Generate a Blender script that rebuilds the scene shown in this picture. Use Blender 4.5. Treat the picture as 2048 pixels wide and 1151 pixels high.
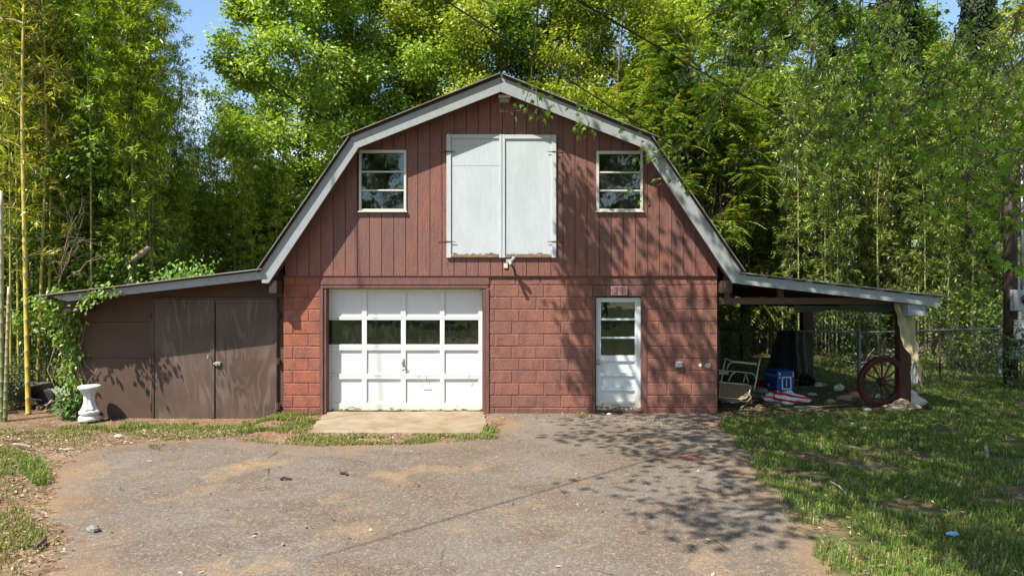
import bpy, bmesh, math, random
import numpy as np
from mathutils import Vector, Matrix, Euler

for o in list(bpy.data.objects):
    bpy.data.objects.remove(o)
SC = bpy.context.scene
COL = SC.collection
rnd = random.Random(7)
RNG = np.random.default_rng(7)

# ------------------------------------------------------------------ camera, world, sun, exposure
F, CY, CZ = 1365.33, -11.375, 2.1          # pixels per unit at 1 m, camera y, camera height
cam_d = bpy.data.cameras.new('camera')
cam = bpy.data.objects.new('camera', cam_d); COL.objects.link(cam)
cam_d.lens = 24; cam_d.sensor_width = 36; cam_d.clip_end = 400; cam_d.clip_start = 0.05
cam.location = (0, CY, CZ); cam.rotation_euler = (math.pi / 2, 0, 0)
SC.camera = cam

SUN = Vector((0.5, 0.46, -1.0)).normalized()   # the way the light travels
EL = math.asin(-SUN.z)
AZ = math.atan2(-SUN.x, -SUN.y)
w = bpy.data.worlds.new('World'); SC.world = w; w.use_nodes = True
nt = w.node_tree; nt.nodes.clear()
sky = nt.nodes.new('ShaderNodeTexSky'); sky.sky_type = 'NISHITA'; sky.sun_disc = False
sky.sun_elevation = EL; sky.sun_rotation = AZ; sky.air_density = 1.0; sky.dust_density = 0.6; sky.ozone_density = 2.0
tc = nt.nodes.new('ShaderNodeTexCoord')
nz = nt.nodes.new('ShaderNodeTexNoise'); nz.inputs['Scale'].default_value = 3.2; nz.inputs['Detail'].default_value = 6
nt.links.new(tc.outputs['Generated'], nz.inputs['Vector'])
rp = nt.nodes.new('ShaderNodeValToRGB')
rp.color_ramp.elements[0].position = 0.55; rp.color_ramp.elements[1].position = 0.72
nt.links.new(nz.outputs['Fac'], rp.inputs['Fac'])
mx = nt.nodes.new('ShaderNodeMix'); mx.data_type = 'RGBA'
nt.links.new(rp.outputs['Color'], mx.inputs['Factor'])
nt.links.new(sky.outputs['Color'], mx.inputs['A']); mx.inputs['B'].default_value = (6.0, 6.2, 6.6, 1)
bg = nt.nodes.new('ShaderNodeBackground'); bg.inputs['Strength'].default_value = 0.11
nt.links.new(mx.outputs['Result'], bg.inputs['Color'])
wo = nt.nodes.new('ShaderNodeOutputWorld'); nt.links.new(bg.outputs[0], wo.inputs[0])

sl = bpy.data.lights.new('sun', 'SUN'); sl.energy = 5.0; sl.angle = math.radians(0.53); sl.color = (1.0, 0.945, 0.86)
so = bpy.data.objects.new('sun', sl); COL.objects.link(so); so.location = (-8, -8, 18)
so.rotation_euler = SUN.to_track_quat('-Z', 'Y').to_euler()

vs = SC.view_settings
SC.display_settings.display_device = 'sRGB'
vs.view_transform = 'Standard'; vs.look = 'None'; vs.exposure = 1.2; vs.gamma = 1; vs.use_curve_mapping = False
cy = SC.cycles
cy.max_bounces = 7; cy.diffuse_bounces = 3; cy.glossy_bounces = 3; cy.transmission_bounces = 5; cy.transparent_max_bounces = 8
cy.use_denoising = True; cy.caustics_reflective = False; cy.caustics_refractive = False
cy.sample_clamp_indirect = 6.0

# ------------------------------------------------------------------ coordinates
def at(px, py, d):
    return Vector(((px - 1024) / F * d, CY + d, CZ - (py - 575.5) / F * d))
def gpt(px, py, z=0.0):
    d = (CZ - z) * F / (py - 575.5)
    return Vector(((px - 1024) / F * d, CY + d, z))
def PX(px, y=0.0):
    return (px - 1024) / F * (y - CY)
def PZ(py, y=0.0):
    return CZ - (py - 575.5) / F * (y - CY)
def sstep(a, b, x):
    t = np.clip((x - a) / (b - a), 0, 1); return t * t * (3 - 2 * t)
def gz(x, y):
    x = np.asarray(x, float); y = np.asarray(y, float)
    z = -0.10 * sstep(-3.75, -4.3, x) * sstep(-1.9, -0.6, y)
    far = sstep(9, 16, y)
    z = z + 0.03 * np.sin(x * 0.9 + 1.3) * np.sin(y * 0.7) * sstep(3, 6, np.abs(x - 0.0)) * sstep(4.2, 7.5, np.abs(x) + 0 * y)
    z = z + far * 0.25
    return z
def gzf(x, y):
    return float(gz(x, y))

# ------------------------------------------------------------------ object helpers
def tag(o, label=None, cat=None, group=None, kind=None):
    if label: o['label'] = label
    if cat: o['category'] = cat
    if group: o['group'] = group
    if kind: o['kind'] = kind
    return o
def thing(name, label, cat, loc=(0, 0, 0), group=None):
    o = bpy.data.objects.new(name, None); COL.objects.link(o); o.location = loc
    o.empty_display_size = 0.2
    return tag(o, label, cat, group)
def origin(o):
    v = Vector((0, 0, 0))
    while o is not None:
        v += o.location; o = o.parent
    return v
def copy_tree(o, parent=None):
    c = o.copy(); COL.objects.link(c)
    if parent is not None: c.parent = parent
    for ch in list(o.children): copy_tree(ch, c)
    return c

class MB:
    """collects geometry, then links it as ONE mesh object"""
    def __init__(s):
        s.v = []; s.q = []; s.t = []; s.ng = []; s.c = []; s.n = 0
    def add(s, v, q=None, t=None, ng=None, col=None):
        v = np.asarray(v, float).reshape(-1, 3)
        s.v.append(v)
        if q is not None and len(q): s.q.append(np.asarray(q, int).reshape(-1, 4) + s.n)
        if t is not None and len(t): s.t.append(np.asarray(t, int).reshape(-1, 3) + s.n)
        if ng:
            for f in ng: s.ng.append([i + s.n for i in f])
        if col is None: col = np.ones((len(v), 3)) * 0.5
        col = np.asarray(col, float)
        if col.ndim == 1: col = np.tile(col, (len(v), 1))
        s.c.append(col)
        s.n += len(v)
        return s
    def box(s, x0, y0, z0, x1, y1, z1, ch=0.0):
        """box; ch chamfers the four front (-y) edges"""
        if x1 < x0: x0, x1 = x1, x0
        if y1 < y0: y0, y1 = y1, y0
        if z1 < z0: z0, z1 = z1, z0
        if ch <= 0:
            v = [(x0,y0,z0),(x1,y0,z0),(x1,y1,z0),(x0,y1,z0),(x0,y0,z1),(x1,y0,z1),(x1,y1,z1),(x0,y1,z1)]
            q = [(0,3,2,1),(4,5,6,7),(0,1,5,4),(1,2,6,5),(2,3,7,6),(3,0,4,7)]
        else:
            c = ch
            v = [(x0+c,y0,z0+c),(x1-c,y0,z0+c),(x1-c,y0,z1-c),(x0+c,y0,z1-c),
                 (x0,y0+c,z0),(x1,y0+c,z0),(x1,y0+c,z1),(x0,y0+c,z1),
                 (x0,y1,z0),(x1,y1,z0),(x1,y1,z1),(x0,y1,z1)]
            q = [(0,1,2,3),(4,5,1,0),(5,6,2,1),(6,7,3,2),(7,4,0,3),(8,9,5,4),(9,10,6,5),(10,11,7,6),(11,8,4,7),(11,10,9,8)]
        return s.add(v, q)
    def prism(s, pts, y0, y1):
        """outline pts [(x, z)] seen from -y counter-clockwise, extruded from y0 (front) to y1"""
        n = len(pts)
        v = [(x, y0, z) for x, z in pts] + [(x, y1, z) for x, z in pts]
        ng = [list(range(n)), list(range(2 * n - 1, n - 1, -1))]
        q = [(i, i + n, (i + 1) % n + n, (i + 1) % n) for i in range(n)]
        return s.add(v, q, ng=ng)
    def slab(s, pts, th):
        """four-or-more 3D points and a thickness along -normal"""
        p = [Vector(a) for a in pts]
        nrm = (p[1] - p[0]).cross(p[2] - p[0]).normalized()
        n = len(p)
        v = p + [a - nrm * th for a in p]
        ng = [list(range(n)), list(range(2 * n - 1, n - 1, -1))]
        q = [(i, i + n, (i + 1) % n + n, (i + 1) % n) for i in range(n)]
        return s.add([tuple(a) for a in v], q, ng=ng)
    def tube(s, pts, rad, n=8, col=None, cap=True):
        P = np.asarray([tuple(p) for p in pts], float); m = len(P)
        R = np.full(m, rad, float) if np.isscalar(rad) else np.asarray(rad, float)
        T = np.gradient(P, axis=0); T /= np.linalg.norm(T, axis=1)[:, None] + 1e-9
        up = np.array([0, 0, 1.0]) if abs(T[0][2]) < 0.9 else np.array([1.0, 0, 0])
        U = np.cross(T, up); U /= np.linalg.norm(U, axis=1)[:, None] + 1e-9
        for i in range(1, m):
            u = U[i - 1] - T[i] * np.dot(U[i - 1], T[i]); nu = np.linalg.norm(u)
            if nu > 1e-6: U[i] = u / nu
        W = np.cross(T, U)
        a = np.linspace(0, 2 * math.pi, n, endpoint=False)
        ring = P[:, None, :] + R[:, None, None] * (np.cos(a)[None, :, None] * U[:, None, :] + np.sin(a)[None, :, None] * W[:, None, :])
        v = ring.reshape(-1, 3)
        i = np.arange(m - 1)[:, None] * n; j = np.arange(n)[None, :]; k = (j + 1) % n
        q = np.stack([i + j, i + k, i + n + k, i + n + j], -1).reshape(-1, 4)
        ng = [list(range(n - 1, -1, -1)), list(range((m - 1) * n, m * n))] if cap else None
        if col is not None and np.ndim(col) == 2: col = np.repeat(np.asarray(col), n, axis=0)
        return s.add(v, q, ng=ng, col=col)
    def lathe(s, prof, c, n=24, squash=None):
        """profile [(r, z)] turned about the vertical through c"""
        m = len(prof); a = np.linspace(0, 2 * math.pi, n, endpoint=False)
        v = []
        for k, (r, z) in enumerate(prof):
            for t in a:
                rr = r if squash is None else r * squash(k, t)
                v.append((c[0] + rr * math.cos(t), c[1] + rr * math.sin(t), c[2] + z))
        q = [(i * n + j, i * n + (j + 1) % n, (i + 1) * n + (j + 1) % n, (i + 1) * n + j) for i in range(m - 1) for j in range(n)]
        return s.add(v, q, ng=[list(range(n - 1, -1, -1)), list(range((m - 1) * n, m * n))])
    def leaves(s, pos, d, nrm, L, W, col, fold=0.12, mid=0.45):
        pos = np.asarray(pos); N = len(pos)
        d = d / (np.linalg.norm(d, axis=1)[:, None] + 1e-9)
        side = np.cross(d, nrm); side /= np.linalg.norm(side, axis=1)[:, None] + 1e-9
        nn = np.cross(side, d)
        L = np.broadcast_to(L, (N,))[:, None]; W = np.broadcast_to(W, (N,))[:, None]
        m = pos + d * L * mid
        v = np.stack([pos, m + side * W / 2 + nn * fold * W, pos + d * L - nn * fold * L * 0.4, m - side * W / 2 + nn * fold * W], 1).reshape(-1, 3)
        i = np.arange(N)[:, None] * 4
        t = np.concatenate([i + np.array([[0, 1, 2]]), i + np.array([[0, 2, 3]])])
        return s.add(v, t=t, col=np.repeat(col, 4, axis=0))
    def stars(s, pos, d, nrm, L, col):
        """five-lobed maple leaves"""
        pos = np.asarray(pos); N = len(pos)
        d = d / (np.linalg.norm(d, axis=1)[:, None] + 1e-9)
        side = np.cross(d, nrm); side /= np.linalg.norm(side, axis=1)[:, None] + 1e-9
        nn = np.cross(side, d)
        T = [(0.0, 0.0, 0), (0.02, 0.34, -.05), (0.24, 0.22, 0.02), (0.52, 0.56, -.12), (0.50, 0.18, 0.02), (1.0, 0.0, -.15), (0.50, -0.18, 0.02), (0.52, -0.56, -.12), (0.24, -0.22, 0.02), (0.02, -0.34, -.05)]
        L = np.broadcast_to(L, (N,))[:, None]
        V = [pos + d * L * 0.33]
        for u, vv, h in T: V.append(pos + d * L * u + side * L * vv + nn * L * h)
        v = np.stack(V, 1).reshape(-1, 3)
        i = np.arange(N)[:, None] * 11
        t = np.concatenate([i + np.array([[0, k + 1, (k + 1) % 10 + 1]]) for k in range(10)])
        return s.add(v, t=t, col=np.repeat(col, 11, axis=0))
    def build(s, name, mat, parent=None, loc=None, smooth=False):
        V = np.concatenate(s.v) if s.v else np.zeros((0, 3))
        base = origin(parent) if parent is not None else Vector(loc or (0, 0, 0))
        V = V - np.array(tuple(base))
        Q = np.concatenate(s.q) if s.q else np.zeros((0, 4), int)
        T = np.concatenate(s.t) if s.t else np.zeros((0, 3), int)
        me = bpy.data.meshes.new(name)
        nl = Q.size + T.size + sum(len(f) for f in s.ng); nf = len(Q) + len(T) + len(s.ng)
        me.vertices.add(len(V)); me.vertices.foreach_set('co', V.astype(np.float32).ravel())
        me.loops.add(nl); me.polygons.add(nf)
        ngl = np.array([i for f in s.ng for i in f], int)
        me.loops.foreach_set('vertex_index', np.concatenate([Q.ravel(), T.ravel(), ngl]).astype(np.int32))
        ln = np.concatenate([np.full(len(Q), 4), np.full(len(T), 3), np.array([len(f) for f in s.ng], int)]).astype(np.int32)
        st = np.concatenate([[0], np.cumsum(ln)[:-1]]).astype(np.int32) if nf else np.zeros(0, np.int32)
        me.polygons.foreach_set('loop_start', st); me.polygons.foreach_set('loop_total', ln)
        me.polygons.foreach_set('use_smooth', np.full(nf, bool(smooth)))
        me.update(calc_edges=True); me.validate()
        C = np.concatenate(s.c)
        ca = me.color_attributes.new('tint', 'FLOAT_COLOR', 'POINT')
        if len(ca.data) == len(C):
            ca.data.foreach_set('color', np.concatenate([C, np.ones((len(C), 1))], 1).astype(np.float32).ravel())
        if mat is not None: me.materials.append(mat)
        o = bpy.data.objects.new(name, me); COL.objects.link(o)
        if parent is not None: o.parent = parent
        else: o.location = base
        return o

def obj_on(name, me, parent, loc):
    o = bpy.data.objects.new(name, me); COL.objects.link(o); o.parent = parent; o.location = loc
    return o

# ------------------------------------------------------------------ materials
class NT:
    def __init__(s, name):
        s.m = bpy.data.materials.new(name); s.m.use_nodes = True
        s.t = s.m.node_tree; s.t.nodes.clear()
        s.out = s.t.nodes.new('ShaderNodeOutputMaterial')
        s.pos = s.t.nodes.new('ShaderNodeNewGeometry').outputs['Position']
    def n(s, typ, **kw):
        x = s.t.nodes.new(typ)
        for k, v in kw.items(): setattr(x, k, v)
        return x
    def l(s, a, b): s.t.links.new(a, b)
    def mapping(s, scale=(1, 1, 1), src=None, loc=(0, 0, 0)):
        m = s.n('ShaderNodeMapping'); m.inputs['Scale'].default_value = scale; m.inputs['Location'].default_value = loc
        s.l(src or s.pos, m.inputs['Vector']); return m.outputs[0]
    def noise(s, scale, detail=4, rough=0.55, vec=None, dist=0.0):
        x = s.n('ShaderNodeTexNoise'); x.inputs['Scale'].default_value = scale; x.inputs['Detail'].default_value = detail
        x.inputs['Roughness'].default_value = rough; x.inputs['Distortion'].default_value = dist
        s.l(vec or s.pos, x.inputs['Vector']); return x.outputs['Fac']
    def voro(s, scale, vec=None, feat='F1', out='Distance'):
        x = s.n('ShaderNodeTexVoronoi'); x.feature = feat; x.inputs['Scale'].default_value = scale
        s.l(vec or s.pos, x.inputs['Vector']); return x.outputs[out]
    def ramp(s, fac, stops):
        x = s.n('ShaderNodeValToRGB'); cr = x.color_ramp
        while len(cr.elements) < len(stops): cr.elements.new(0.5)
        for e, (p, c) in zip(cr.elements, stops):
            e.position = p; e.color = (*c, 1) if not np.isscalar(c) else (c, c, c, 1)
        s.l(fac, x.inputs['Fac']); return x.outputs['Color']
    def mix(s, fac, a, b, blend='MIX'):
        x = s.n('ShaderNodeMix', data_type='RGBA', blend_type=blend)
        for sock, v in (('Factor', fac), ('A', a), ('B', b)):
            if isinstance(v, bpy.types.NodeSocket): s.l(v, x.inputs[sock])
            elif sock == 'Factor': x.inputs[sock].default_value = v
            else: x.inputs[sock].default_value = (*v, 1)
        return x.outputs['Result']
    def math(s, op, a, b=0.0):
        x = s.n('ShaderNodeMath', operation=op)
        for i, v in enumerate((a, b)):
            if isinstance(v, bpy.types.NodeSocket): s.l(v, x.inputs[i])
            else: x.inputs[i].default_value = v
        return x.outputs[0]
    def bump(s, h, strength=0.3, dist=0.01):
        x = s.n('ShaderNodeBump'); x.inputs['Strength'].default_value = strength; x.inputs['Distance'].default_value = dist
        s.l(h, x.inputs['Height']); return x.outputs[0]
    def sep(s, v=None):
        x = s.n('ShaderNodeSeparateXYZ'); s.l(v or s.pos, x.inputs[0]); return x.outputs
    def rand(s): return s.n('ShaderNodeObjectInfo').outputs['Random']
    def attr(s, nm='tint'):
        x = s.n('ShaderNodeAttribute'); x.attribute_name = nm; return x.outputs['Color']
    def fin(s, col, rough=0.7, spec=0.3, nrm=None, metal=0.0):
        p = s.n('ShaderNodeBsdfPrincipled')
        if isinstance(col, bpy.types.NodeSocket): s.l(col, p.inputs['Base Color'])
        else: p.inputs['Base Color'].default_value = (*col, 1)
        if isinstance(rough, bpy.types.NodeSocket): s.l(rough, p.inputs['Roughness'])
        else: p.inputs['Roughness'].default_value = rough
        p.inputs['Specular IOR Level'].default_value = spec; p.inputs['Metallic'].default_value = metal
        if nrm is not None: s.l(nrm, p.inputs['Normal'])
        s.l(p.outputs[0], s.out.inputs[0]); return s.m

def simple(name, col, rough=0.7, spec=0.3, var=0.25, scale=6.0, bump=0.15, bscale=60, metal=0.0, dist=0.004):
    t = NT(name)
    a = tuple(c * (1 - var) for c in col); b = tuple(min(1, c * (1 + var)) for c in col)
    c = t.mix(t.noise(scale, 5), a, b)
    c = t.mix(t.ramp(t.noise(scale * 4, 3), [(0.42, 0.0), (0.62, 0.35)]), c, tuple(x * 0.6 for x in col))
    return t.fin(c, rough, spec, t.bump(t.noise(bscale, 3), bump, dist), metal)

def m_painted_block():
    t = NT('painted_block')
    big = t.noise(0.55, 3); r = t.rand()
    c = t.mix(t.ramp(big, [(0.38, 0.0), (0.62, 1.0)]), (0.182, 0.086, 0.066), (0.25, 0.108, 0.076))
    x = t.sep()[0]
    red = t.math('MULTIPLY', t.ramp(t.math('MULTIPLY', x, -0.25), [(0.70, 0.0), (0.86, 1.0)]), 0.75)
    c = t.mix(red, c, (0.35, 0.098, 0.050))
    c = t.mix(t.ramp(r, [(0.0, 0.3), (0.5, 0.0)]), c, (0.15, 0.070, 0.064))
    c = t.mix(t.ramp(r, [(0.72, 0.0), (1.0, 0.35)]), c, (0.29, 0.105, 0.068))
    c = t.mix(t.ramp(t.noise(1.7, 6, 0.7), [(0.46, 0.0), (0.66, 0.7)]), c, (0.31, 0.122, 0.078))
    c = t.mix(t.ramp(t.noise(5, 6, 0.72, t.mapping((1.2, 1, .7))), [(0.46, 0.0), (0.68, 0.75)]), c, (0.105, 0.055, 0.048))
    c = t.mix(t.ramp(t.noise(130, 2), [(0.62, 0.0), (0.75, 0.5)]), c, (0.36, 0.19, 0.15))
    z = t.sep()[2]
    foot_tone = t.math('ADD', z, t.math('MULTIPLY', t.noise(4, 4), 0.35))  # ragged band, darker towards the foot of the wall
    c = t.mix(t.ramp(foot_tone, [(0.12, 0.75), (0.34, 0.0)]), c, (0.095, 0.045, 0.035))
    c = t.mix(t.ramp(t.noise(46, 4, 0.75), [(0.50, 0.0), (0.66, 0.55)]), c, (0.09, 0.044, 0.038))
    c = t.mix(t.ramp(t.noise(31, 5, 0.75, t.mapping((1, 1, 1), loc=(4, 1, 7))), [(0.60, 0.0), (0.72, 0.6)]), c, (0.42, 0.23, 0.18))
    h = t.math('ADD', t.noise(70, 4, 0.75), t.math('MULTIPLY', t.noise(24, 4), 1.0))
    return t.fin(c, 0.82, 0.25, t.bump(h, 0.7, 0.016))
def m_siding():
    t = NT('painted_siding')
    r = t.rand()
    c = t.mix(r, (0.152, 0.073, 0.061), (0.20, 0.087, 0.069))
    c = t.mix(t.ramp(t.noise(1.1, 4, 0.6), [(0.47, 0.0), (0.66, 0.8)]), c, (0.225, 0.082, 0.052))
    st = t.noise(5, 5, 0.6, t.mapping((5, 5, 0.5)))
    c = t.mix(t.ramp(st, [(0.45, 0.0), (0.72, 0.6)]), c, (0.085, 0.043, 0.037))
    c = t.mix(t.ramp(t.noise(60, 3, 0.7), [(0.58, 0.0), (0.75, 0.35)]), c, (0.30, 0.14, 0.11))
    c = t.mix(t.ramp(t.noise(34, 5, 0.75, t.mapping((1.2, 1, .6))), [(0.52, 0.0), (0.70, 0.28)]), c, (0.085, 0.043, 0.037))
    h = t.math('ADD', t.noise(22, 5, 0.7, t.mapping((1.5, 1, 0.6))), t.math('MULTIPLY', t.noise(60, 4, .7), 0.7))
    return t.fin(c, 0.62, 0.35, t.bump(h, 0.6, 0.016))
def m_white(name, rot=0.2, z0=None, base=(0.80, 0.81, 0.80), grain=True, yellow=0.0):
    """old white paint; flaked to bare wood near the bottom edge z0"""
    t = NT(name)
    c = t.mix(t.noise(2.5, 5), tuple(b * 0.92 for b in base), base)
    c = t.mix(t.ramp(t.noise(7, 6, 0.7, t.mapping((1.5, 1, 0.6))), [(0.5, 0.0), (0.8, 0.35)]), c, (0.55, 0.56, 0.55))
    c = t.mix(t.ramp(t.noise(55, 4, 0.7, t.mapping((1, 1, 0.35))), [(0.66, 0.0), (0.72, 0.8)]), c, (0.36, 0.33, 0.30))
    c = t.mix(t.ramp(t.noise(30, 5, 0.7, t.mapping((3.2, 1, 0.12))), [(0.48, 0.0), (0.68, 0.42 if grain else 0.15)]), c, tuple(b * 0.62 for b in base))
    c = t.mix(t.ramp(t.noise(1.3, 5, 0.7, t.mapping((1.6, 1, .7), loc=(3, 2, 5))), [(0.48, 0.0), (0.70, 0.5)]), c, tuple(b * 0.74 for b in base))
    c = t.mix(t.ramp(t.noise(20, 6, 0.8, t.mapping((1, 1, 0.5), loc=(7, 2, 1))), [(0.70, 0.0), (0.735, 0.9)]), c, (0.16, 0.12, 0.09))
    nrm = None
    if z0 is not None:
        z = t.sep()[2]
        f = t.math('ADD', t.math('MULTIPLY', t.math('SUBTRACT', z, z0), 1 / rot), t.math('SUBTRACT', t.math('MULTIPLY', t.noise(14, 6, 0.7, t.mapping((0.7, 1, 1.6))), 2.6), 0.50))
        flake = t.ramp(f, [(0.83, 1.0), (0.88, 0.0)])
        wood = t.ramp(t.noise(26, 4, 0.6, t.mapping((0.25, 1, 3))), [(0.3, (0.10, 0.055, 0.03)), (0.6, (0.24, 0.14, 0.075)), (0.8, (0.36, 0.27, 0.19))])
        if yellow:
            g = t.math('ADD', t.math('MULTIPLY', t.math('SUBTRACT', z, z0), 1.6), t.math('MULTIPLY', t.noise(5, 4), 0.5))
            c = t.mix(t.ramp(g, [(0.25, yellow), (0.75, 0.0)]), c, (0.60, 0.50, 0.30))
        c = t.mix(flake, c, wood)
        h = t.math('ADD', t.math('MULTIPLY', flake, -1.0), t.math('MULTIPLY', t.noise(40, 4, 0.6, t.mapping((2.2, 1, 0.4) if grain else (1, 1, 1))), 0.5))
    else:
        h = t.noise(40, 4, 0.6, t.mapping((2.2, 1, 0.4) if grain else (1, 1, 1)))
    return t.fin(c, 0.55, 0.35, t.bump(h, 0.3, 0.004))
def m_brown_ply():
    t = NT('brown_plywood')
    r = t.rand()
    nn = t.noise(1.7, 3, .5, t.mapping((1, 1, 0.25)), 0.8)
    g = t.math('ADD', t.math('MULTIPLY', t.math('SINE', t.math('MULTIPLY', nn, 62.0)), 0.5), 0.5)
    c = t.mix(t.ramp(t.noise(1.4, 4), [(0.35, 0.0), (0.65, 1.0)]), (0.060, 0.036, 0.024), (0.092, 0.058, 0.041))
    c = t.mix(t.math('MULTIPLY', t.ramp(g, [(0.62, 0.0), (0.92, 1.0)]), t.ramp(t.noise(2.2, 4), [(.4, .08), (.62, .8)])), c, (0.125, 0.094, 0.078))
    c = t.mix(t.ramp(t.noise(24, 5, 0.7, t.mapping((2, 1, 0.25))), [(0.55, 0.0), (0.75, 0.45)]), c, (0.11, 0.085, 0.073))
    c = t.mix(t.ramp(t.noise(70, 3, 0.7), [(0.70, 0.0), (0.76, 0.8)]), c, (0.20, 0.16, 0.13))
    return t.fin(c, 0.6, 0.35, t.bump(t.math('ADD', g, t.noise(90, 3)), 0.18, 0.003))
def m_brown_rough():
    t = NT('brown_rough_board')
    c = t.mix(t.noise(2, 5), (0.060, 0.036, 0.023), (0.098, 0.061, 0.042))
    c = t.mix(t.ramp(t.noise(5, 6, 0.75), [(0.55, 0.0), (0.72, 0.6)]), c, (0.085, 0.062, 0.05))
    c = t.mix(t.ramp(t.noise(45, 4, 0.75), [(0.69, 0.0), (0.75, 0.85)]), c, (0.30, 0.25, 0.20))
    return t.fin(c, 0.75, 0.3, t.bump(t.noise(70, 5, 0.7), 0.6, 0.008))
def m_fascia():
    t = NT('weathered_grey_paint')
    c = t.mix(t.noise(1.6, 4), (0.215, 0.237, 0.243), (0.30, 0.318, 0.318))
    c = t.mix(t.ramp(t.noise(14, 6, 0.75), [(0.52, 0.0), (0.68, 0.5)]), c, (0.15, 0.16, 0.155))
    c = t.mix(t.ramp(t.noise(26, 6, 0.8), [(0.60, 0.0), (0.66, 0.8)]), c, (0.20, 0.16, 0.12))
    return t.fin(c, 0.65, 0.3, t.bump(t.noise(60, 4), 0.25, 0.004))
def m_roof():
    t = NT('galvanised_roof_sheet')
    c = t.mix(t.noise(1.2, 5), (0.24, 0.24, 0.235), (0.36, 0.36, 0.35))
    c = t.mix(t.ramp(t.noise(2.4, 6, 0.7), [(0.45, 0.0), (0.66, 0.9)]), c, (0.20, 0.085, 0.035))
    return t.fin(c, 0.5, 0.4, t.bump(t.noise(40, 3), 0.15, 0.004), 0.35)
def m_wood(name, a, b, vert=True, rough=0.8):
    t = NT(name)
    g = t.noise(22, 5, 0.65, t.mapping((2.2, 2.2, 0.22) if vert else (0.22, 2.2, 2.2)))
    c = t.mix(t.ramp(g, [(0.3, 0.0), (0.7, 1.0)]), a, b)
    c = t.mix(t.ramp(t.noise(2.5, 4), [(0.5, 0.0), (0.75, 0.5)]), c, tuple(x * 0.5 for x in a))
    return t.fin(c, rough, 0.25, t.bump(g, 0.4, 0.006))
def m_bark(name, a, b):
    t = NT(name)
    g = t.noise(9, 6, 0.7, t.mapping((2.5, 2.5, 0.6)))
    c = t.mix(t.ramp(g, [(0.35, 0.0), (0.68, 1.0)]), a, b)
    c = t.mix(t.ramp(t.noise(2.2, 4), [(0.55, 0.0), (0.72, 0.55)]), c, (0.12, 0.13, 0.085))
    return t.fin(c, 0.9, 0.15, t.bump(g, 0.8, 0.02))
def m_leaf(name, trans=0.38, rough=0.42, spec=0.4, warm=(1.35, 1.30, 0.45)):
    t = NT(name)
    a = t.attr()
    p = t.n('ShaderNodeBsdfPrincipled'); t.l(a, p.inputs['Base Color'])
    p.inputs['Roughness'].default_value = rough; p.inputs['Specular IOR Level'].default_value = spec
    tr = t.n('ShaderNodeBsdfTranslucent'); t.l(t.mix(1.0, a, warm, 'MULTIPLY'), tr.inputs['Color'])
    ms = t.n('ShaderNodeMixShader'); ms.inputs[0].default_value = trans
    t.l(p.outputs[0], ms.inputs[1]); t.l(tr.outputs[0], ms.inputs[2]); t.l(ms.outputs[0], t.out.inputs[0])
    return t.m
def m_tint(name, rough=0.6, spec=0.35, nscale=30, namt=0.25):
    t = NT(name)
    a = t.attr()
    c = t.mix(t.ramp(t.noise(nscale, 4), [(0.4, 0.0), (0.7, namt)]), a, (0.05, 0.04, 0.025))
    return t.fin(c, rough, spec, t.bump(t.noise(nscale * 2, 3), 0.2, 0.004))
def m_glass():
    t = NT('window_glass')
    fr = t.n('ShaderNodeFresnel'); fr.inputs['IOR'].default_value = 1.75
    tr = t.n('ShaderNodeBsdfTransparent'); tr.inputs['Color'].default_value = (0.72, 0.76, 0.72, 1)
    gl = t.n('ShaderNodeBsdfGlossy'); gl.inputs['Roughness'].default_value = 0.015; gl.inputs['Color'].default_value = (0.9, 0.92, 0.9, 1)
    t.l(t.bump(t.noise(3.5, 2), 0.08, 0.02), gl.inputs['Normal'])
    df = t.n('ShaderNodeBsdfDiffuse'); df.inputs['Color'].default_value = (0.30, 0.30, 0.26, 1)
    ms = t.n('ShaderNodeMixShader'); t.l(fr.outputs[0], ms.inputs[0]); t.l(tr.outputs[0], ms.inputs[1]); t.l(gl.outputs[0], ms.inputs[2])
    m2 = t.n('ShaderNodeMixShader'); t.l(t.ramp(t.noise(6, 6, 0.7, t.mapping((2, 1, 0.8))), [(0.45, 0.01), (0.75, 0.08)]), m2.inputs[0])
    t.l(ms.outputs[0], m2.inputs[1]); t.l(df.outputs[0], m2.inputs[2]); t.l(m2.outputs[0], t.out.inputs[0])
    return t.m
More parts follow.
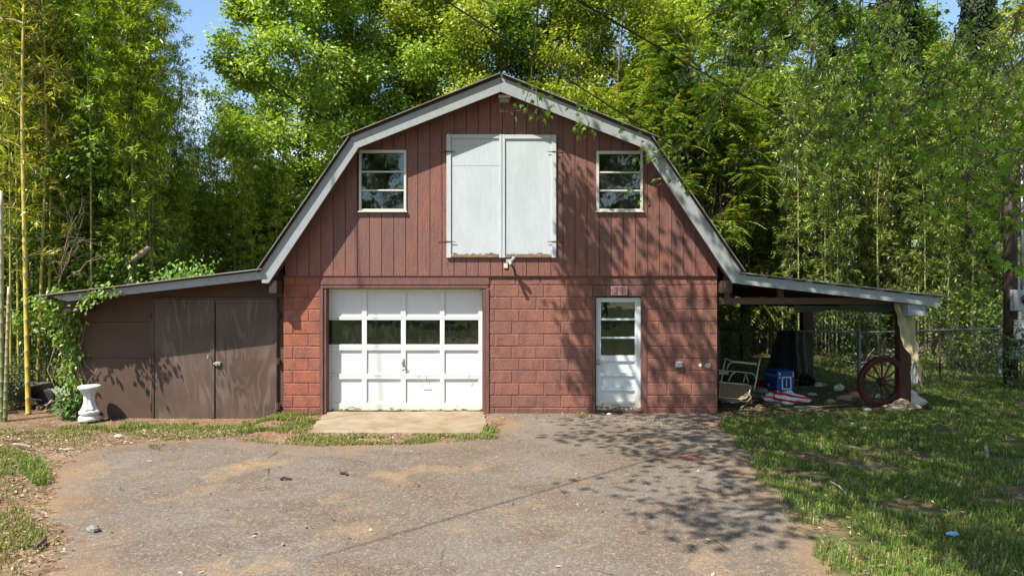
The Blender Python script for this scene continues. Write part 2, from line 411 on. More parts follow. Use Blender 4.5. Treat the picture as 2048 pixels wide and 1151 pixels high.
def m_asphalt():
    t = NT('weathered_asphalt')
    c = t.mix(t.ramp(t.noise(0.55, 5, 0.6), [(0.36, 0.0), (0.62, 1.0)]), (0.110, 0.083, 0.059), (0.138, 0.118, 0.097))
    c = t.mix(t.ramp(t.noise(0.8, 6, 0.7, t.mapping((1, 1.8, 1), loc=(9, 4, 0))), [(0.50, 0.0), (0.66, 0.75)]), c, (0.092, 0.062, 0.042))
    c = t.mix(t.ramp(t.noise(3.2, 6, 0.75), [(0.52, 0.0), (0.7, 0.6)]), c, (0.078, 0.058, 0.045))
    c = t.mix(t.ramp(t.noise(0.75, 6, 0.68, t.mapping((1, 1, 1), loc=(5, 3, 0))), [(0.555, 0.0), (0.70, 0.9)]), c, (0.255, 0.165, 0.088))
    c = t.mix(t.ramp(t.noise(4.5, 5, 0.7, t.mapping((1, 1, 1), loc=(1, 8, 0))), [(0.60, 0.0), (0.72, 0.55)]), c, (0.25, 0.185, 0.12))
    sp = t.voro(110, out='Color')
    sx = t.sep(sp)[0]
    c = t.mix(t.ramp(sx, [(0.0, 0.5), (0.35, 0.0)]), c, (0.045, 0.036, 0.030))
    c = t.mix(t.ramp(sx, [(0.72, 0.0), (1.0, 0.5)]), c, (0.30, 0.255, 0.205))
    sp2 = t.sep(t.voro(46, out='Color'))[1]
    c = t.mix(t.ramp(sp2, [(0.86, 0.0), (1.0, 0.5)]), c, (0.27, 0.225, 0.18))
    ck = t.voro(1.1, t.mapping((1, 1, 1)), 'DISTANCE_TO_EDGE')
    cn = t.math('ADD', ck, t.math('MULTIPLY', t.noise(3, 5, .7), .10))
    c = t.mix(t.math('MULTIPLY', t.ramp(cn, [(0.046, 0.7), (0.056, 0.0)]), t.ramp(t.noise(.9, 3), [(.5, 0.0), (.6, 1.0)])), c, (0.04, 0.03, 0.024))
    wn = t.n('ShaderNodeTexNoise'); wn.inputs['Scale'].default_value = 7; wn.inputs['Detail'].default_value = 5; t.l(t.pos, wn.inputs['Vector'])
    va = t.n('ShaderNodeVectorMath', operation='MULTIPLY_ADD'); t.l(wn.outputs['Color'], va.inputs[0]); va.inputs[1].default_value = (0.7, 0.7, 0); t.l(t.pos, va.inputs[2])
    for (px, py, rad, amt) in [(1378, 914, .2, .85), (1402, 926, .15, .85), (1448, 941, .12, .9), (1278, 876, .14, .75), (1230, 892, .16, .25), (1330, 908, .2, .3), (1105, 895, 0.1, .12)]:
        g = gpt(px, py); ds = t.n('ShaderNodeVectorMath', operation='DISTANCE'); t.l(va.outputs[0], ds.inputs[0]); ds.inputs[1].default_value = (g.x + .35, g.y + .35, 0)
        f = t.ramp(ds.outputs['Value'], [(rad * 0.35, amt), (rad, 0.0)])
        c = t.mix(t.math('MULTIPLY', f, t.ramp(t.noise(40, 4, .7), [(.4, .25), (.6, .9)])), c, (0.15, 0.022, 0.018))
    sd = t.sep(t.attr())[0]
    e = t.math('ADD', sd, t.math('MULTIPLY', t.math('SUBTRACT', t.noise(2.6, 8, .75), .5), 1.25))
    c = t.mix(t.math('MULTIPLY', t.ramp(e, [(0.08, 0.8), (0.5, 0.0)]), t.ramp(t.noise(.55, 4, .6, t.mapping((1, 1, 1), loc=(2.3, 5.1, 0))), [(.42, .1), (.62, 1.0)])), c, (0.215, 0.132, 0.070))
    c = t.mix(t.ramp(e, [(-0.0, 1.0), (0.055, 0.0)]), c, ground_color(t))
    h = t.math('ADD', t.voro(110), t.math('MULTIPLY', t.noise(9, 5, 0.7), 1.2))
    return t.fin(c, 0.9, 0.2, t.bump(h, 0.6, 0.008))
def m_concrete():
    t = NT('stained_concrete')
    c = t.mix(t.ramp(t.noise(1.6, 5), [(0.35, 0.0), (0.65, 1.0)]), (0.19, 0.135, 0.075), (0.27, 0.22, 0.155))
    c = t.mix(t.ramp(t.noise(5, 6, 0.7), [(0.48, 0.0), (0.7, 0.6)]), c, (0.13, 0.105, 0.07))
    c = t.mix(t.ramp(t.noise(2.1, 6, 0.75, t.mapping((1, 1, 1), loc=(2, 7, 0))), [(0.56, 0.0), (0.68, 0.8)]), c, (0.25, 0.23, 0.20))
    return t.fin(c, 0.88, 0.2, t.bump(t.noise(60, 5, 0.7), 0.35, 0.005))
def ground_color(t):
    c = t.mix(t.ramp(t.noise(1.3, 6, 0.65), [(0.4, 0.0), (0.62, 1.0)]), (0.105, 0.062, 0.036), (0.20, 0.135, 0.085))
    c = t.mix(t.ramp(t.noise(0.7, 5, 0.6, t.mapping((1, 1, 1), loc=(3, 1, 0))), [(0.50, 0.0), (0.64, 0.7)]), c, (0.22, 0.11, 0.05))
    vo = t.voro(32, out='Color'); s = t.sep(vo)[0]
    c = t.mix(t.ramp(s, [(0.55, 0.0), (0.95, 0.6)]), c, (0.28, 0.21, 0.14))
    c = t.mix(t.ramp(s, [(0.0, 0.7), (0.3, 0.0)]), c, (0.055, 0.036, 0.022))
    y = t.sep()
    gr = t.math('MULTIPLY', t.ramp(t.noise(1.8, 5), [(0.36, 0.0), (0.55, 0.9)]), t.ramp(t.math('MULTIPLY', y[0], 0.2), [(0.28, 0.0), (0.5, 1.0)]))
    c = t.mix(gr, c, (0.055, 0.075, 0.020))
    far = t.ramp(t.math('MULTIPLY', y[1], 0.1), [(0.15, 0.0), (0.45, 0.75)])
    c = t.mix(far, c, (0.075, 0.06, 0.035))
    return t.mix(t.ramp(t.math('MULTIPLY', y[1], -0.05), [(0.6, 0.0), (0.75, 0.9)]), c, (0.045, 0.075, 0.018))
def m_ground():
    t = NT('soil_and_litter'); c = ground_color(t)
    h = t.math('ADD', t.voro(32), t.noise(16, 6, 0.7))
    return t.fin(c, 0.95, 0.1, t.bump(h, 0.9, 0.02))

MAT = dict(
    block=m_painted_block(), siding=m_siding(), fascia=m_fascia(), roof=m_roof(), ply=m_brown_ply(), rough=m_brown_rough(),
    mortar=simple('mortar_joint', (0.19, 0.088, 0.070), 0.9, 0.2, 0.3, 5, 0.4, 90),
    groove=simple('siding_groove', (0.045, 0.018, 0.016), 0.9, 0.1),
    trim=m_wood('brown_red_trim', (0.095, 0.048, 0.041), (0.175, 0.082, 0.067)),
    loft=m_white('white_loft_paint', 0.055, None, (0.44, 0.47, 0.48)),
    white=m_white('white_paint', 0.2, None), cream=m_white('cream_window_paint', 0.2, None, (0.50, 0.50, 0.43)),
    dark=simple('dark_interior', (0.045, 0.038, 0.032), 0.9, 0.1), glass=m_glass(),
    darkwood=m_wood('dark_old_timber', (0.032, 0.022, 0.016), (0.070, 0.048, 0.034)),
    beamwood=m_wood('old_beam_timber', (0.07, 0.042, 0.028), (0.15, 0.095, 0.06), False),
    postred=m_wood('reddish_post_timber', (0.045, 0.020, 0.014), (0.09, 0.040, 0.027)),
    steel=simple('galvanised_steel', (0.36, 0.37, 0.36), 0.4, 0.5, 0.2, 12, 0.1, 60, 0.7),
    wire=simple('dull_fence_wire', (0.10, 0.10, 0.095), 0.6, 0.3), railm=simple('dull_fence_pipe', (0.13, 0.135, 0.13), 0.55, 0.35),
    rust=simple('rusty_iron', (0.10, 0.05, 0.035), 0.75, 0.3, 0.35, 20, 0.3, 90, 0.3),
    plastic_white=simple('white_plastic', (0.72, 0.72, 0.69), 0.4, 0.5, 0.05), grey=simple('grey_metal_box', (0.30, 0.31, 0.31), 0.5, 0.4, 0.15),
    tanblock=simple('tan_block', (0.55, 0.47, 0.30), 0.8, 0.2), asphalt=m_asphalt(), concrete=m_concrete(), ground=m_ground(),
    bark=m_bark('grey_brown_bark', (0.06, 0.047, 0.035), (0.19, 0.155, 0.115)), twig=m_bark('bare_twig_bark', (0.16, 0.125, 0.09), (0.34, 0.29, 0.22)),
    leaf=m_leaf('broad_leaf'), leafn=m_leaf('maple_leaf', 0.45, 0.5, 0.3), bleaf=m_leaf('bamboo_leaf', 0.42, 0.33, 0.6, (1.2, 1.3, 0.45)),
    grass=m_leaf('grass_blade', 0.3, 0.5, 0.25), litter=m_leaf('dry_leaf', 0.1, 0.7, 0.2, (1, 1, 1)), culm=m_tint('bamboo_culm', 0.35, 0.5, 24, 0.25),
    ivyleaf=m_leaf('ivy_leaf', 0.2, 0.6, 0.2),
)

# ------------------------------------------------------------------ ground, driveway, apron
def build_ground():
    xs = np.concatenate([np.linspace(-70, -12, 20)[:-1], np.linspace(-12, 14, 105), np.linspace(14, 75, 20)[1:]])
    ys = np.concatenate([np.linspace(-60, -12, 14)[:-1], np.linspace(-12, 12, 97), np.linspace(12, 95, 24)[1:]])
    X, Y = np.meshgrid(xs, ys)
    Z = gz(X, Y) - 0.004
    V = np.stack([X, Y, Z], -1).reshape(-1, 3); nx, ny = len(xs), len(ys)
    i = np.arange(ny - 1)[:, None] * nx; j = np.arange(nx - 1)[None, :]
    q = np.stack([i + j, i + j + 1, i + nx + j + 1, i + nx + j], -1).reshape(-1, 4)
    b = MB(); b.add(V, q)
    tag(b.build('ground', MAT['ground'], smooth=True), 'bare soil and lawn round the barn with leaf litter', kind='structure')

def rough_outline(pts, step=0.12, amp=0.05, seed=1):
    r = random.Random(seed); out = []
    n = len(pts)
    for i in range(n):
        a, b = Vector(pts[i]), Vector(pts[(i + 1) % n]); k = max(1, int((b - a).length / step))
        for j in range(k):
            p = a.lerp(b, j / k)
            out.append((p.x + r.uniform(-amp, amp), p.y + r.uniform(-amp, amp)))
    return out
ASPH = [gpt(px, py).to_2d() for px, py in [(60, 1230), (95, 1151), (140, 1090), (98, 1015), (104, 962), (130, 925), (190, 896), (300, 886), (400, 881), (455, 874), (520, 889), (640, 893), (720, 893), (830, 888), (960, 880), (1003, 858), (985, 834)]]
ASPH += [Vector((PX(985), -0.03)), Vector((PX(1437), -0.03))]
ASPH += [gpt(px, py).to_2d() for px, py in [(1440, 850), (1480, 885), (1512, 930), (1555, 985), (1600, 1045), (1645, 1105), (1690, 1151), (1760, 1240)]]
ASPH += [Vector((2.4, -16)), Vector((-2.9, -16))]
ASPH = [(p.x, p.y) for p in ASPH]
def inside(poly, x, y):
    x = np.asarray(x); y = np.asarray(y); r = np.zeros(x.shape, bool); n = len(poly)
    for i in range(n):
        x0, y0 = poly[i]; x1, y1 = poly[(i + 1) % n]
        c = ((y0 > y) != (y1 > y)) & (x < (x1 - x0) * (y - y0) / (y1 - y0 + 1e-12) + x0)
        r ^= c
    return r
APRON = [gpt(617, 868).to_2d(), gpt(975, 869).to_2d(), Vector((PX(968), 0.12)), Vector((PX(651), 0.12))]
APRON = [(p.x, p.y) for p in APRON]
def flat(name, pts, z, th, mat, label):
    """a sheet or slab on the ground"""
    b = MB(); n = len(pts)
    v = [(x, y, z) for x, y in pts] + [(x, y, z - th) for x, y in pts]
    q = [(i + n, (i + 1) % n + n, (i + 1) % n, i) for i in range(n)]
    b.add(v, q, ng=[list(range(n))])
    o = b.build(name, mat); bm = bmesh.new(); bm.from_mesh(o.data); bmesh.ops.recalc_face_normals(bm, faces=bm.faces); bm.to_mesh(o.data); bm.free()
    return tag(o, label, kind='structure')
build_ground()
def edge_dist(poly, x, y):
    """signed distance to the outline, positive inside"""
    d = np.full(x.shape, 1e9); n = len(poly)
    for i in range(n):
        ax, ay = poly[i]; bx, by = poly[(i + 1) % n]; dx, dy = bx - ax, by - ay
        t = np.clip(((x - ax) * dx + (y - ay) * dy) / (dx * dx + dy * dy + 1e-12), 0, 1)
        d = np.minimum(d, np.hypot(x - ax - t * dx, y - ay - t * dy))
    return np.where(inside(poly, x, y), d, -d)
def build_driveway():
    xs = np.linspace(-6.2, 4.2, 105); ys = np.linspace(-16, 0.0, 150)
    X, Y = np.meshgrid(xs, ys); SD = edge_dist(ASPH, X, Y)
    SD = np.where((Y > -.4) & (X > PX(985)) & (X < PX(1437)), np.maximum(SD, .5 + 0 * SD) , SD)
    nx = len(xs); keep = SD > -.35
    k4 = keep[:-1, :-1] & keep[1:, :-1] & keep[:-1, 1:] & keep[1:, 1:]
    I, J = np.nonzero(k4); i = I * nx + J; q = np.stack([i, i + 1, i + nx + 1, i + nx], 1)
    Z = 0.012 * sstep(-.33, .12, SD) - .0 + 0.002
    zg = gz(X, Y); V = np.stack([X, Y, np.maximum(Z, zg + .002)], -1).reshape(-1, 3)
    used = np.unique(q); mp = np.full(len(V), -1); mp[used] = np.arange(len(used))
    b = MB(); c = np.repeat(SD.reshape(-1, 1), 3, 1)[used]; b.add(V[used], mp[q], col=c)
    tag(b.build('driveway', MAT['asphalt'], smooth=True), 'worn grey asphalt driveway in front of the garage door', kind='structure')
build_driveway()
flat('apron', rough_outline(APRON, 0.12, 0.03, 4), 0.028, 0.04, MAT['concrete'], 'stained concrete apron slab at the foot of the white garage door')

# ------------------------------------------------------------------ the barn
CX = -0.185
FY = -0.32                                    # front plane of the fascia
HALF = [(0.0, 5.51), (2.44, 4.525), (3.885, 2.38)]      # apex, break, eave: half width and height of the roof line
BARN_BACK = 8.4
barn = thing('barn', 'dark red gambrel roofed garage barn of painted blocks and boards', 'barn', (CX, 0, 0))
def roof_z(x):
    a = abs(x - CX)
    if a < HALF[1][0]: return HALF[0][1] + (HALF[1][1] - HALF[0][1]) * a / HALF[1][0]
    return HALF[1][1] + (HALF[2][1] - HALF[1][1]) * (a - HALF[1][0]) / (HALF[2][0] - HALF[1][0])
XL, XR = PX(567), PX(1435)
ZT = PZ(550)

# block wall: mortar backing with openings, every block a piece of its own
GAR = (PX(641), PX(977), PZ(569.5)); DOOR = (PX(1186), PX(1292), PZ(561))
mb = MB()
my = 0.007
for x0, x1, z0, z1 in [(XL + .004, GAR[0], 0, ZT), (GAR[0], GAR[1], GAR[2], ZT), (GAR[1], DOOR[0], 0, ZT), (DOOR[0], DOOR[1], DOOR[2], ZT), (DOOR[1], XR - .004, 0, ZT)]:
    mb.box(x0, my, z0 - 0.1 if z0 == 0 else z0, x1, 0.2, z1)
wall = mb.build('block_wall', MAT['mortar'], barn)
rows = [550] + [569.5 + 24.5 * k for k in range(11)] + [834]
nb = 0
for r in range(len(rows) - 1):
    z1, z0 = PZ(rows[r]), PZ(rows[r + 1])
    if r == 0: joints = [982.7 + 49.1 * k for k in range(-9, 11)]
    elif r % 2 == 0: joints = [586.4, 535.4] + [1024 + 49.1 * k for k in range(-1, 10)]
    else: joints = [617.4, 568] + [989.5 + 49.3 * k for k in range(0, 10)]
    yc = (rows[r] + rows[r + 1]) / 2
    if r == 0: secs = [(567, 641), (977, 1176), (1300, 1435)]
    else: secs = [(567, 641), (977, 1186), (1292, 1435)]
    for a, b in secs:
        cuts = [a] + sorted(j for j in joints if a + 5 < j < b - 5) + [b]
        for c0, c1 in zip(cuts, cuts[1:]):
            g = 0.0042
            yo = rnd.uniform(-0.0025, 0.0025)
            x0 = PX(c0) + (g if c0 != 567 else 0); x1 = PX(c1) - (g if c1 != 1435 else 0)
            bb = MB().box(x0 + rnd.uniform(-.001, .001), yo - 0.001, z0 + g + rnd.uniform(-.001, .001), x1, 0.06, z1 - g, 0.010)
            bb.build('block', MAT['block'], wall); nb += 1

# siding planks cut round the windows
ZS = ZT - 0.012
SY0, SY1 = -0.034, -0.012
WIN = [(PX(718, -.04), PX(813, -.04), PZ(422, -.04), PZ(300, -.04)), (PX(1193, -.04), PX(1286, -.04), PZ(422, -.04), PZ(302, -.04))]
cuts = [570] + [593.8 + 24.18 * k for k in range(0, 35)] + [1435]
cuts = [c for c in cuts if c <= 1435]
def plank(pts):
    MB().prism(pts, SY0, SY1).build('plank', MAT['siding'], barn)
def topz(x): return roof_z(x) - 0.06
for a, b in zip(cuts, cuts[1:]):
    if b - a < 3: continue
    x0, x1 = PX(a, SY0) + 0.0048, PX(b, SY0) - 0.0048
    tops = [(x1, topz(x1))]
    for s in (-1, 0, 1):
        xb = CX + s * HALF[1][0]
        if x0 < xb < x1: tops.append((xb, topz(xb)))
    tops = sorted(tops + [(x0, topz(x0))], reverse=True)
    done = False
    for wx0, wx1, wz0, wz1 in WIN:
        if x1 <= wx0 + .005 or x0 >= wx1 - .005: continue
        done = True
        if x0 >= wx0 - .03 and x1 <= wx1 + .03:
            plank([(x0, ZS), (x1, ZS), (x1, wz0), (x0, wz0)]); plank([(x0, wz1), (x1, wz1)] + tops)
        elif x0 < wx0:
            plank([(x0, ZS), (x1, ZS), (x1, wz0), (wx0, wz0), (wx0, wz1), (x1, wz1)] + tops)
        else:
            plank([(x0, ZS), (x1, ZS)] + tops + [(x0, wz1), (wx1, wz1), (wx1, wz0), (x0, wz0)])
    if not done: plank([(x0, ZS), (x1, ZS)] + tops)
# sheathing behind the planks, open at the windows
b = MB()
xs = sorted([PX(571), PX(1434)] + [v for W in WIN for v in W[:2]] + [CX, CX - HALF[1][0], CX + HALF[1][0]])
for x0, x1 in zip(xs, xs[1:]):
    hole = [W for W in WIN if x0 >= W[0] - 1e-6 and x1 <= W[1] + 1e-6]
    t = [(x1, topz(x1) - .01), (x0, topz(x0) - .01)]
    if hole:
        W = hole[0]; b.prism([(x0, ZS + .01), (x1, ZS + .01), (x1, W[2]), (x0, W[2])], -0.0115, 0.09); b.prism([(x0, W[3]), (x1, W[3])] + t, -0.0115, 0.09)
    else: b.prism([(x0, ZS + .01), (x1, ZS + .01)] + t, -0.0115, 0.09)
b.build('sheathing', MAT['groove'], barn)

# side, back walls, loft floor and inside lining
b = MB()
b.box(XL, 0.2, -0.1, XL + 0.2, BARN_BACK, 2.4); b.build('side_wall', MAT['block'], barn)
b = MB(); b.box(XR - 0.2, 0.2, -0.1, XR, BARN_BACK, 2.4); b.build('side_wall', MAT['block'], barn)
b = MB(); b.prism([(XL, -.1), (XR, -.1), (XR, 2.4), (CX + HALF[1][0] - .1, HALF[1][1] - .1), (CX, HALF[0][1] - .1), (CX - HALF[1][0] + .1, HALF[1][1] - .1), (XL, 2.4)], BARN_BACK, BARN_BACK + .15)
b.build('back_wall', MAT['siding'], barn)
b = MB(); b.box(XL + .21, 0.21, 2.42, XR - .21, BARN_BACK - .05, 2.5); b.build('loft_floor', MAT['dark'], barn)
b = MB(); b.box(XL + .21, 4.0, 2.52, XR - .21, 4.05, 4.6); b.box(XL + .21, 5.0, 0, XR - .21, 5.05, 2.4); b.build('inner_partition', MAT['dark'], barn)

# roof: four sheets, fascia boards, soffits
sgn = lambda s, v: (CX + s * v[0], v[1])
RF = FY - 0.06
for s in (-1, 1):
    segs = [(HALF[0], (HALF[1][0] + .11, HALF[1][1] - .045)), ((HALF[1][0] - .02, HALF[1][1] + .0), (HALF[2][0] + .03, HALF[2][1] - 0.03))]
    for i, (p, q) in enumerate(segs):
        (xa, za), (xb, zb) = sgn(s, p), sgn(s, q)
        # corrugated sheet: the profile runs along y
        nyv = 150; ys = np.linspace(RF, BARN_BACK + .3, nyv)
        wav = 0.009 * np.sin(np.arange(nyv) * math.pi / 1.5)
        L = math.hypot(xb - xa, zb - za); nx_, nz_ = -(zb - za) / L * (1 if xb > xa else -1), abs(xb - xa) / L
        off = 0.050 if i == 0 else 0.036
        A = np.stack([xa + nx_ * (off + wav), ys, za + nz_ * (off + wav)], 1); Bv = np.stack([xb + nx_ * (off + wav), ys, zb + nz_ * (off + wav)], 1)
        V = np.concatenate([A, Bv]); k = np.arange(nyv - 1)
        qd = np.stack([k, k + 1, k + 1 + nyv, k + nyv], 1)
        b = MB(); b.add(V, qd); o = b.build('roof_sheet', MAT['roof'], barn)
        md = o.modifiers.new('thick', 'SOLIDIFY'); md.thickness = 0.012; md.offset = 0
        # decking under the sheet
        b = MB()
        k_ = .034 if i == 0 else .022
        pr = [(xa + nx_ * k_, za + nz_ * k_), (xb + nx_ * k_, zb + nz_ * k_), (xb - nx_ * .05, zb - .004 - nz_ * .05), (xa - nx_ * .05, za - .004 - nz_ * .05)]
        if s < 0: pr = pr[::-1]
        e_ = [(xa + nx_ * .001, za + nz_ * .001), (xb + nx_ * .001, zb + nz_ * .001), (xb + nx_ * k_, zb + nz_ * k_), (xa + nx_ * k_, za + nz_ * k_)]
        if s < 0: e_ = e_[::-1]
        eb = MB(); eb.prism(e_, FY - .004, FY + .0305); eb.build('shadow_gap_strip', MAT['darkwood'], barn)  # dark roof edge strip, its colour standing in for the shadow gap
        b.prism(pr[::-1], FY + 0.031, BARN_BACK + .25); b.build('roof_deck', MAT['darkwood'], barn)
    # fascia boards
    W1 = 0.205
    A, B, Cc = sgn(s, HALF[0]), sgn(s, HALF[1]), sgn(s, HALF[2])
    inner_apex = (CX, HALF[0][1] - 0.235); ib = (CX + s * (HALF[1][0] - .135), HALF[1][1] - 0.155)
    ie = (CX + s * (HALF[2][0] - .125), HALF[2][1] - 0.20); oe = (CX + s * (HALF[2][0] - 0.02), HALF[2][1] - 0.20)
    g = 0.0015
    for pts in ([(A[0] + s * g, A[1]), B, ib, (inner_apex[0] + s * g, inner_apex[1])], [B, Cc, oe, ie, ib]):
        if s > 0: pts = pts[::-1]
        b = MB(); b.prism(pts, FY + (0.0 if len(pts) == 4 else 0.003), FY + 0.028); b.build('fascia_board', MAT['fascia'], barn)
    # second, deeper board seen behind the lower edge
    # soffit board between wall and fascia
    for p, q in ((inner_apex, ib), (ib, ie)):
        pts = [(p[0], p[1] + .10), (q[0], q[1] + .10), (q[0], q[1] + .06), (p[0], p[1] + .06)]
        if s > 0: pts = pts[::-1]
        b = MB(); b.prism(pts, FY + 0.03, -0.036); b.build('soffit_board', MAT['trim'], barn)
    # end of the eave beam
    b = MB(); x = CX + s * 3.70
    b.box(x - .06, FY + .03, 2.02, x + .06, BARN_BACK, 2.22); b.build('eave_beam', MAT['darkwood'], barn)

# ledge board under the siding and trims
b = MB(); b.box(PX(569), -0.022, ZT - .034, PX(1436), 0.0, ZT - .014); b.build('drip_board', MAT['trim'], barn)
def board(name, x0, y0, x1, y1, fy, th, mat, parent, ch=.003):
    """a board given by photo rectangle, front plane fy, thickness th"""
    return MB().box(PX(x0, fy), fy, PZ(y1, fy), PX(x1, fy), fy + th, PZ(y0, fy), ch).build(name, mat, parent)
gf = thing  # (kept short)
# garage door frame
board('trim_board', 641, 553.5, 978, 569, -0.02, .03, MAT['trim'], barn)
board('trim_board', 641, 569.6, 977, 576, -0.012, .17, MAT['trim'], barn)
board('trim_board', 639.5, 576.4, 646, 829, -0.02, .04, MAT['trim'], barn)
board('trim_board', 646.4, 576.4, 652.5, 826, 0.0, .17, MAT['trim'], barn)
board('trim_board', 965.5, 576.4, 971, 826, 0.0, .17, MAT['trim'], barn)
board('trim_board', 971.3, 576.4, 978, 829, -0.02, .04, MAT['trim'], barn)
# entry door frame
board('trim_board', 1177, 553.5, 1299, 569, -0.012, .03, MAT['trim'], barn)
board('trim_board', 1186, 570, 1292, 592, -0.008, .13, MAT['trim'], barn)
board('trim_board', 1184.5, 592.4, 1190.8, 829, -0.012, .14, MAT['trim'], barn)
board('trim_board', 1283, 592.4, 1294, 829, -0.012, .14, MAT['trim'], barn)
board('threshold', 1191, 822, 1283, 829, 0.0, .12, MAT['darkwood'], barn)
# inside blinds behind the openings are not needed: the inside is closed and dark

# garage door
GY = 0.165
zbot = PZ(820, GY)
gdmat = m_white('garage_door_paint', 0.21, zbot - 0.02, (0.64, 0.64, 0.615), False, 0.6)
gd = bpy.data.objects.new('garage_door', None); COL.objects.link(gd); gd.parent = barn
gd['label'] = 'white sectional garage door with four panes and peeling paint at the bottom'
colx = [(656.5, 724), (733.5, 802), (811.5, 880), (889, 957)]
rowy = [(580, 632), (639.5, 688.5), (700, 747.5), (757.5, 806)]
for ri, (y0, y1) in enumerate(rowy):
    for (x0, x1) in colx:
        if ri == 1:
            MB().box(PX(x0 - 1, GY + .03), GY + .030, PZ(y1 + 1, GY + .03), PX(x1 + 1, GY + .03), GY + .034, PZ(y0 - 1, GY + .03)).build('pane', MAT['glass'], gd)
        else:
            board('door_panel', x0 - 2, y0 - 2, x1 + 2, y1 + 2, GY + .028, .012, gdmat, gd, 0)
            # moulded lip round the panel
for y0, y1 in [(577, 580), (632, 635.6), (636.1, 639.5), (688.5, 694), (694.5, 700), (747.5, 752), (752.6, 757.5), (806, 820)]:
    board('rail', 653, y0, 965, y1, GY, .034, gdmat, gd, .003)
for ri, (y0, y1) in enumerate(rowy):
    for x0, x1 in [(653, 656.5), (724, 733.5), (802, 811.5), (880, 889), (957, 965)]:
        board('stile', x0, y0 + .1, x1, y1 - .1, GY + .002, .030, gdmat, gd, .003)
h = MB(); p = (PX(806.5, GY), GY - .01, PZ(725, GY))
h.box(p[0] - .018, GY - .012, p[2] - .05, p[0] + .018, GY - .001, p[2] + .075, .003)
h.tube([(p[0], GY - .01, p[2] + .01), (p[0], GY - .055, p[2] + .012)], .011, 8); h.tube([(p[0] + .02, GY - .05, p[2] + .014), (p[0] - .085, GY - .055, p[2] - .008)], [.009, .006], 8)
h.build('handle', MAT['steel'], gd, smooth=True)
h = MB(); q0 = Vector((PX(837, GY), GY - .006, PZ(752, GY))); q1 = Vector((PX(852, GY), GY - .006, PZ(752, GY)))
h.tube([q0 + Vector((0, .012, .03)), q0, q0 + Vector((.0, -.05, -.05)), q1 + Vector((0, -.05, -.05)), q1, q1 + Vector((0, .012, .03))], .006, 8)
h.build('lift_handle', MAT['steel'], gd)
h = MB(); q0 = Vector((PX(938, GY), GY - .004, PZ(750, GY))); h.tube([q0, q0 + Vector((.0, -.03, -.02)), q0 + Vector((-.02, -.02, -.06))], .005, 6); h.build('hook', MAT['steel'], gd)
b = MB(); b.box(PX(653), GY + .02, PZ(823, GY), PX(965), GY + .03, PZ(819.6, GY)); b.build('bottom_seal', MAT['dark'], gd)

# entry door
EY = 0.075
edmat = m_white('entry_door_paint', 0.20, PZ(815, EY), (0.60, 0.64, 0.64), False, 0.45)
ed = bpy.data.objects.new('entry_door', None); COL.objects.link(ed); ed.parent = barn
ed['label'] = 'white half glazed entry door with three stacked panes'
for y0, y1 in [(604, 636), (640.5, 673), (677, 710)]:
    MB().box(PX(1200, EY + .02), EY + .020, PZ(y1 + 1, EY), PX(1271, EY + .02), EY + .024, PZ(y0 - 1, EY)).build('pane', MAT['glass'], ed)
for x0, x1 in [(1192, 1202), (1270, 1281.5)]:
    board('stile', x0, 594.5, x1, 822, EY, .04, edmat, ed)
for y0, y1 in [(594.5, 603.8), (636.2, 640.3), (673.2, 676.8), (710.2, 722), (744, 752), (772, 781), (801, 806), (815, 822)]:
    board('rail', 1202.2, y0, 1269.8, y1, EY + .003, .036, edmat, ed)
for y0, y1 in [(722, 744), (752, 772), (781, 801), (806, 815)]:
    board('door_panel', 1201, y0 - .6, 1271, y1 + .6, EY + .030, .012, edmat, ed, 0)
h = MB(); p = Vector((PX(1196.5, EY), EY, PZ(724, EY)))
h.tube([p, p + Vector((0, -.03, 0)), p + Vector((0, -.036, 0)), p + Vector((0, -.06, 0)), p + Vector((0, -.068, 0))], [.016, .013, .028, .028, .016], 14); h.build('knob', MAT['steel'], ed, smooth=True)
h = MB(); h.box(p.x - .022, EY - .006, p.z - .05, p.x + .022, EY - .001, p.z + .05, .003); h.build('lock_plate', MAT['steel'], ed)

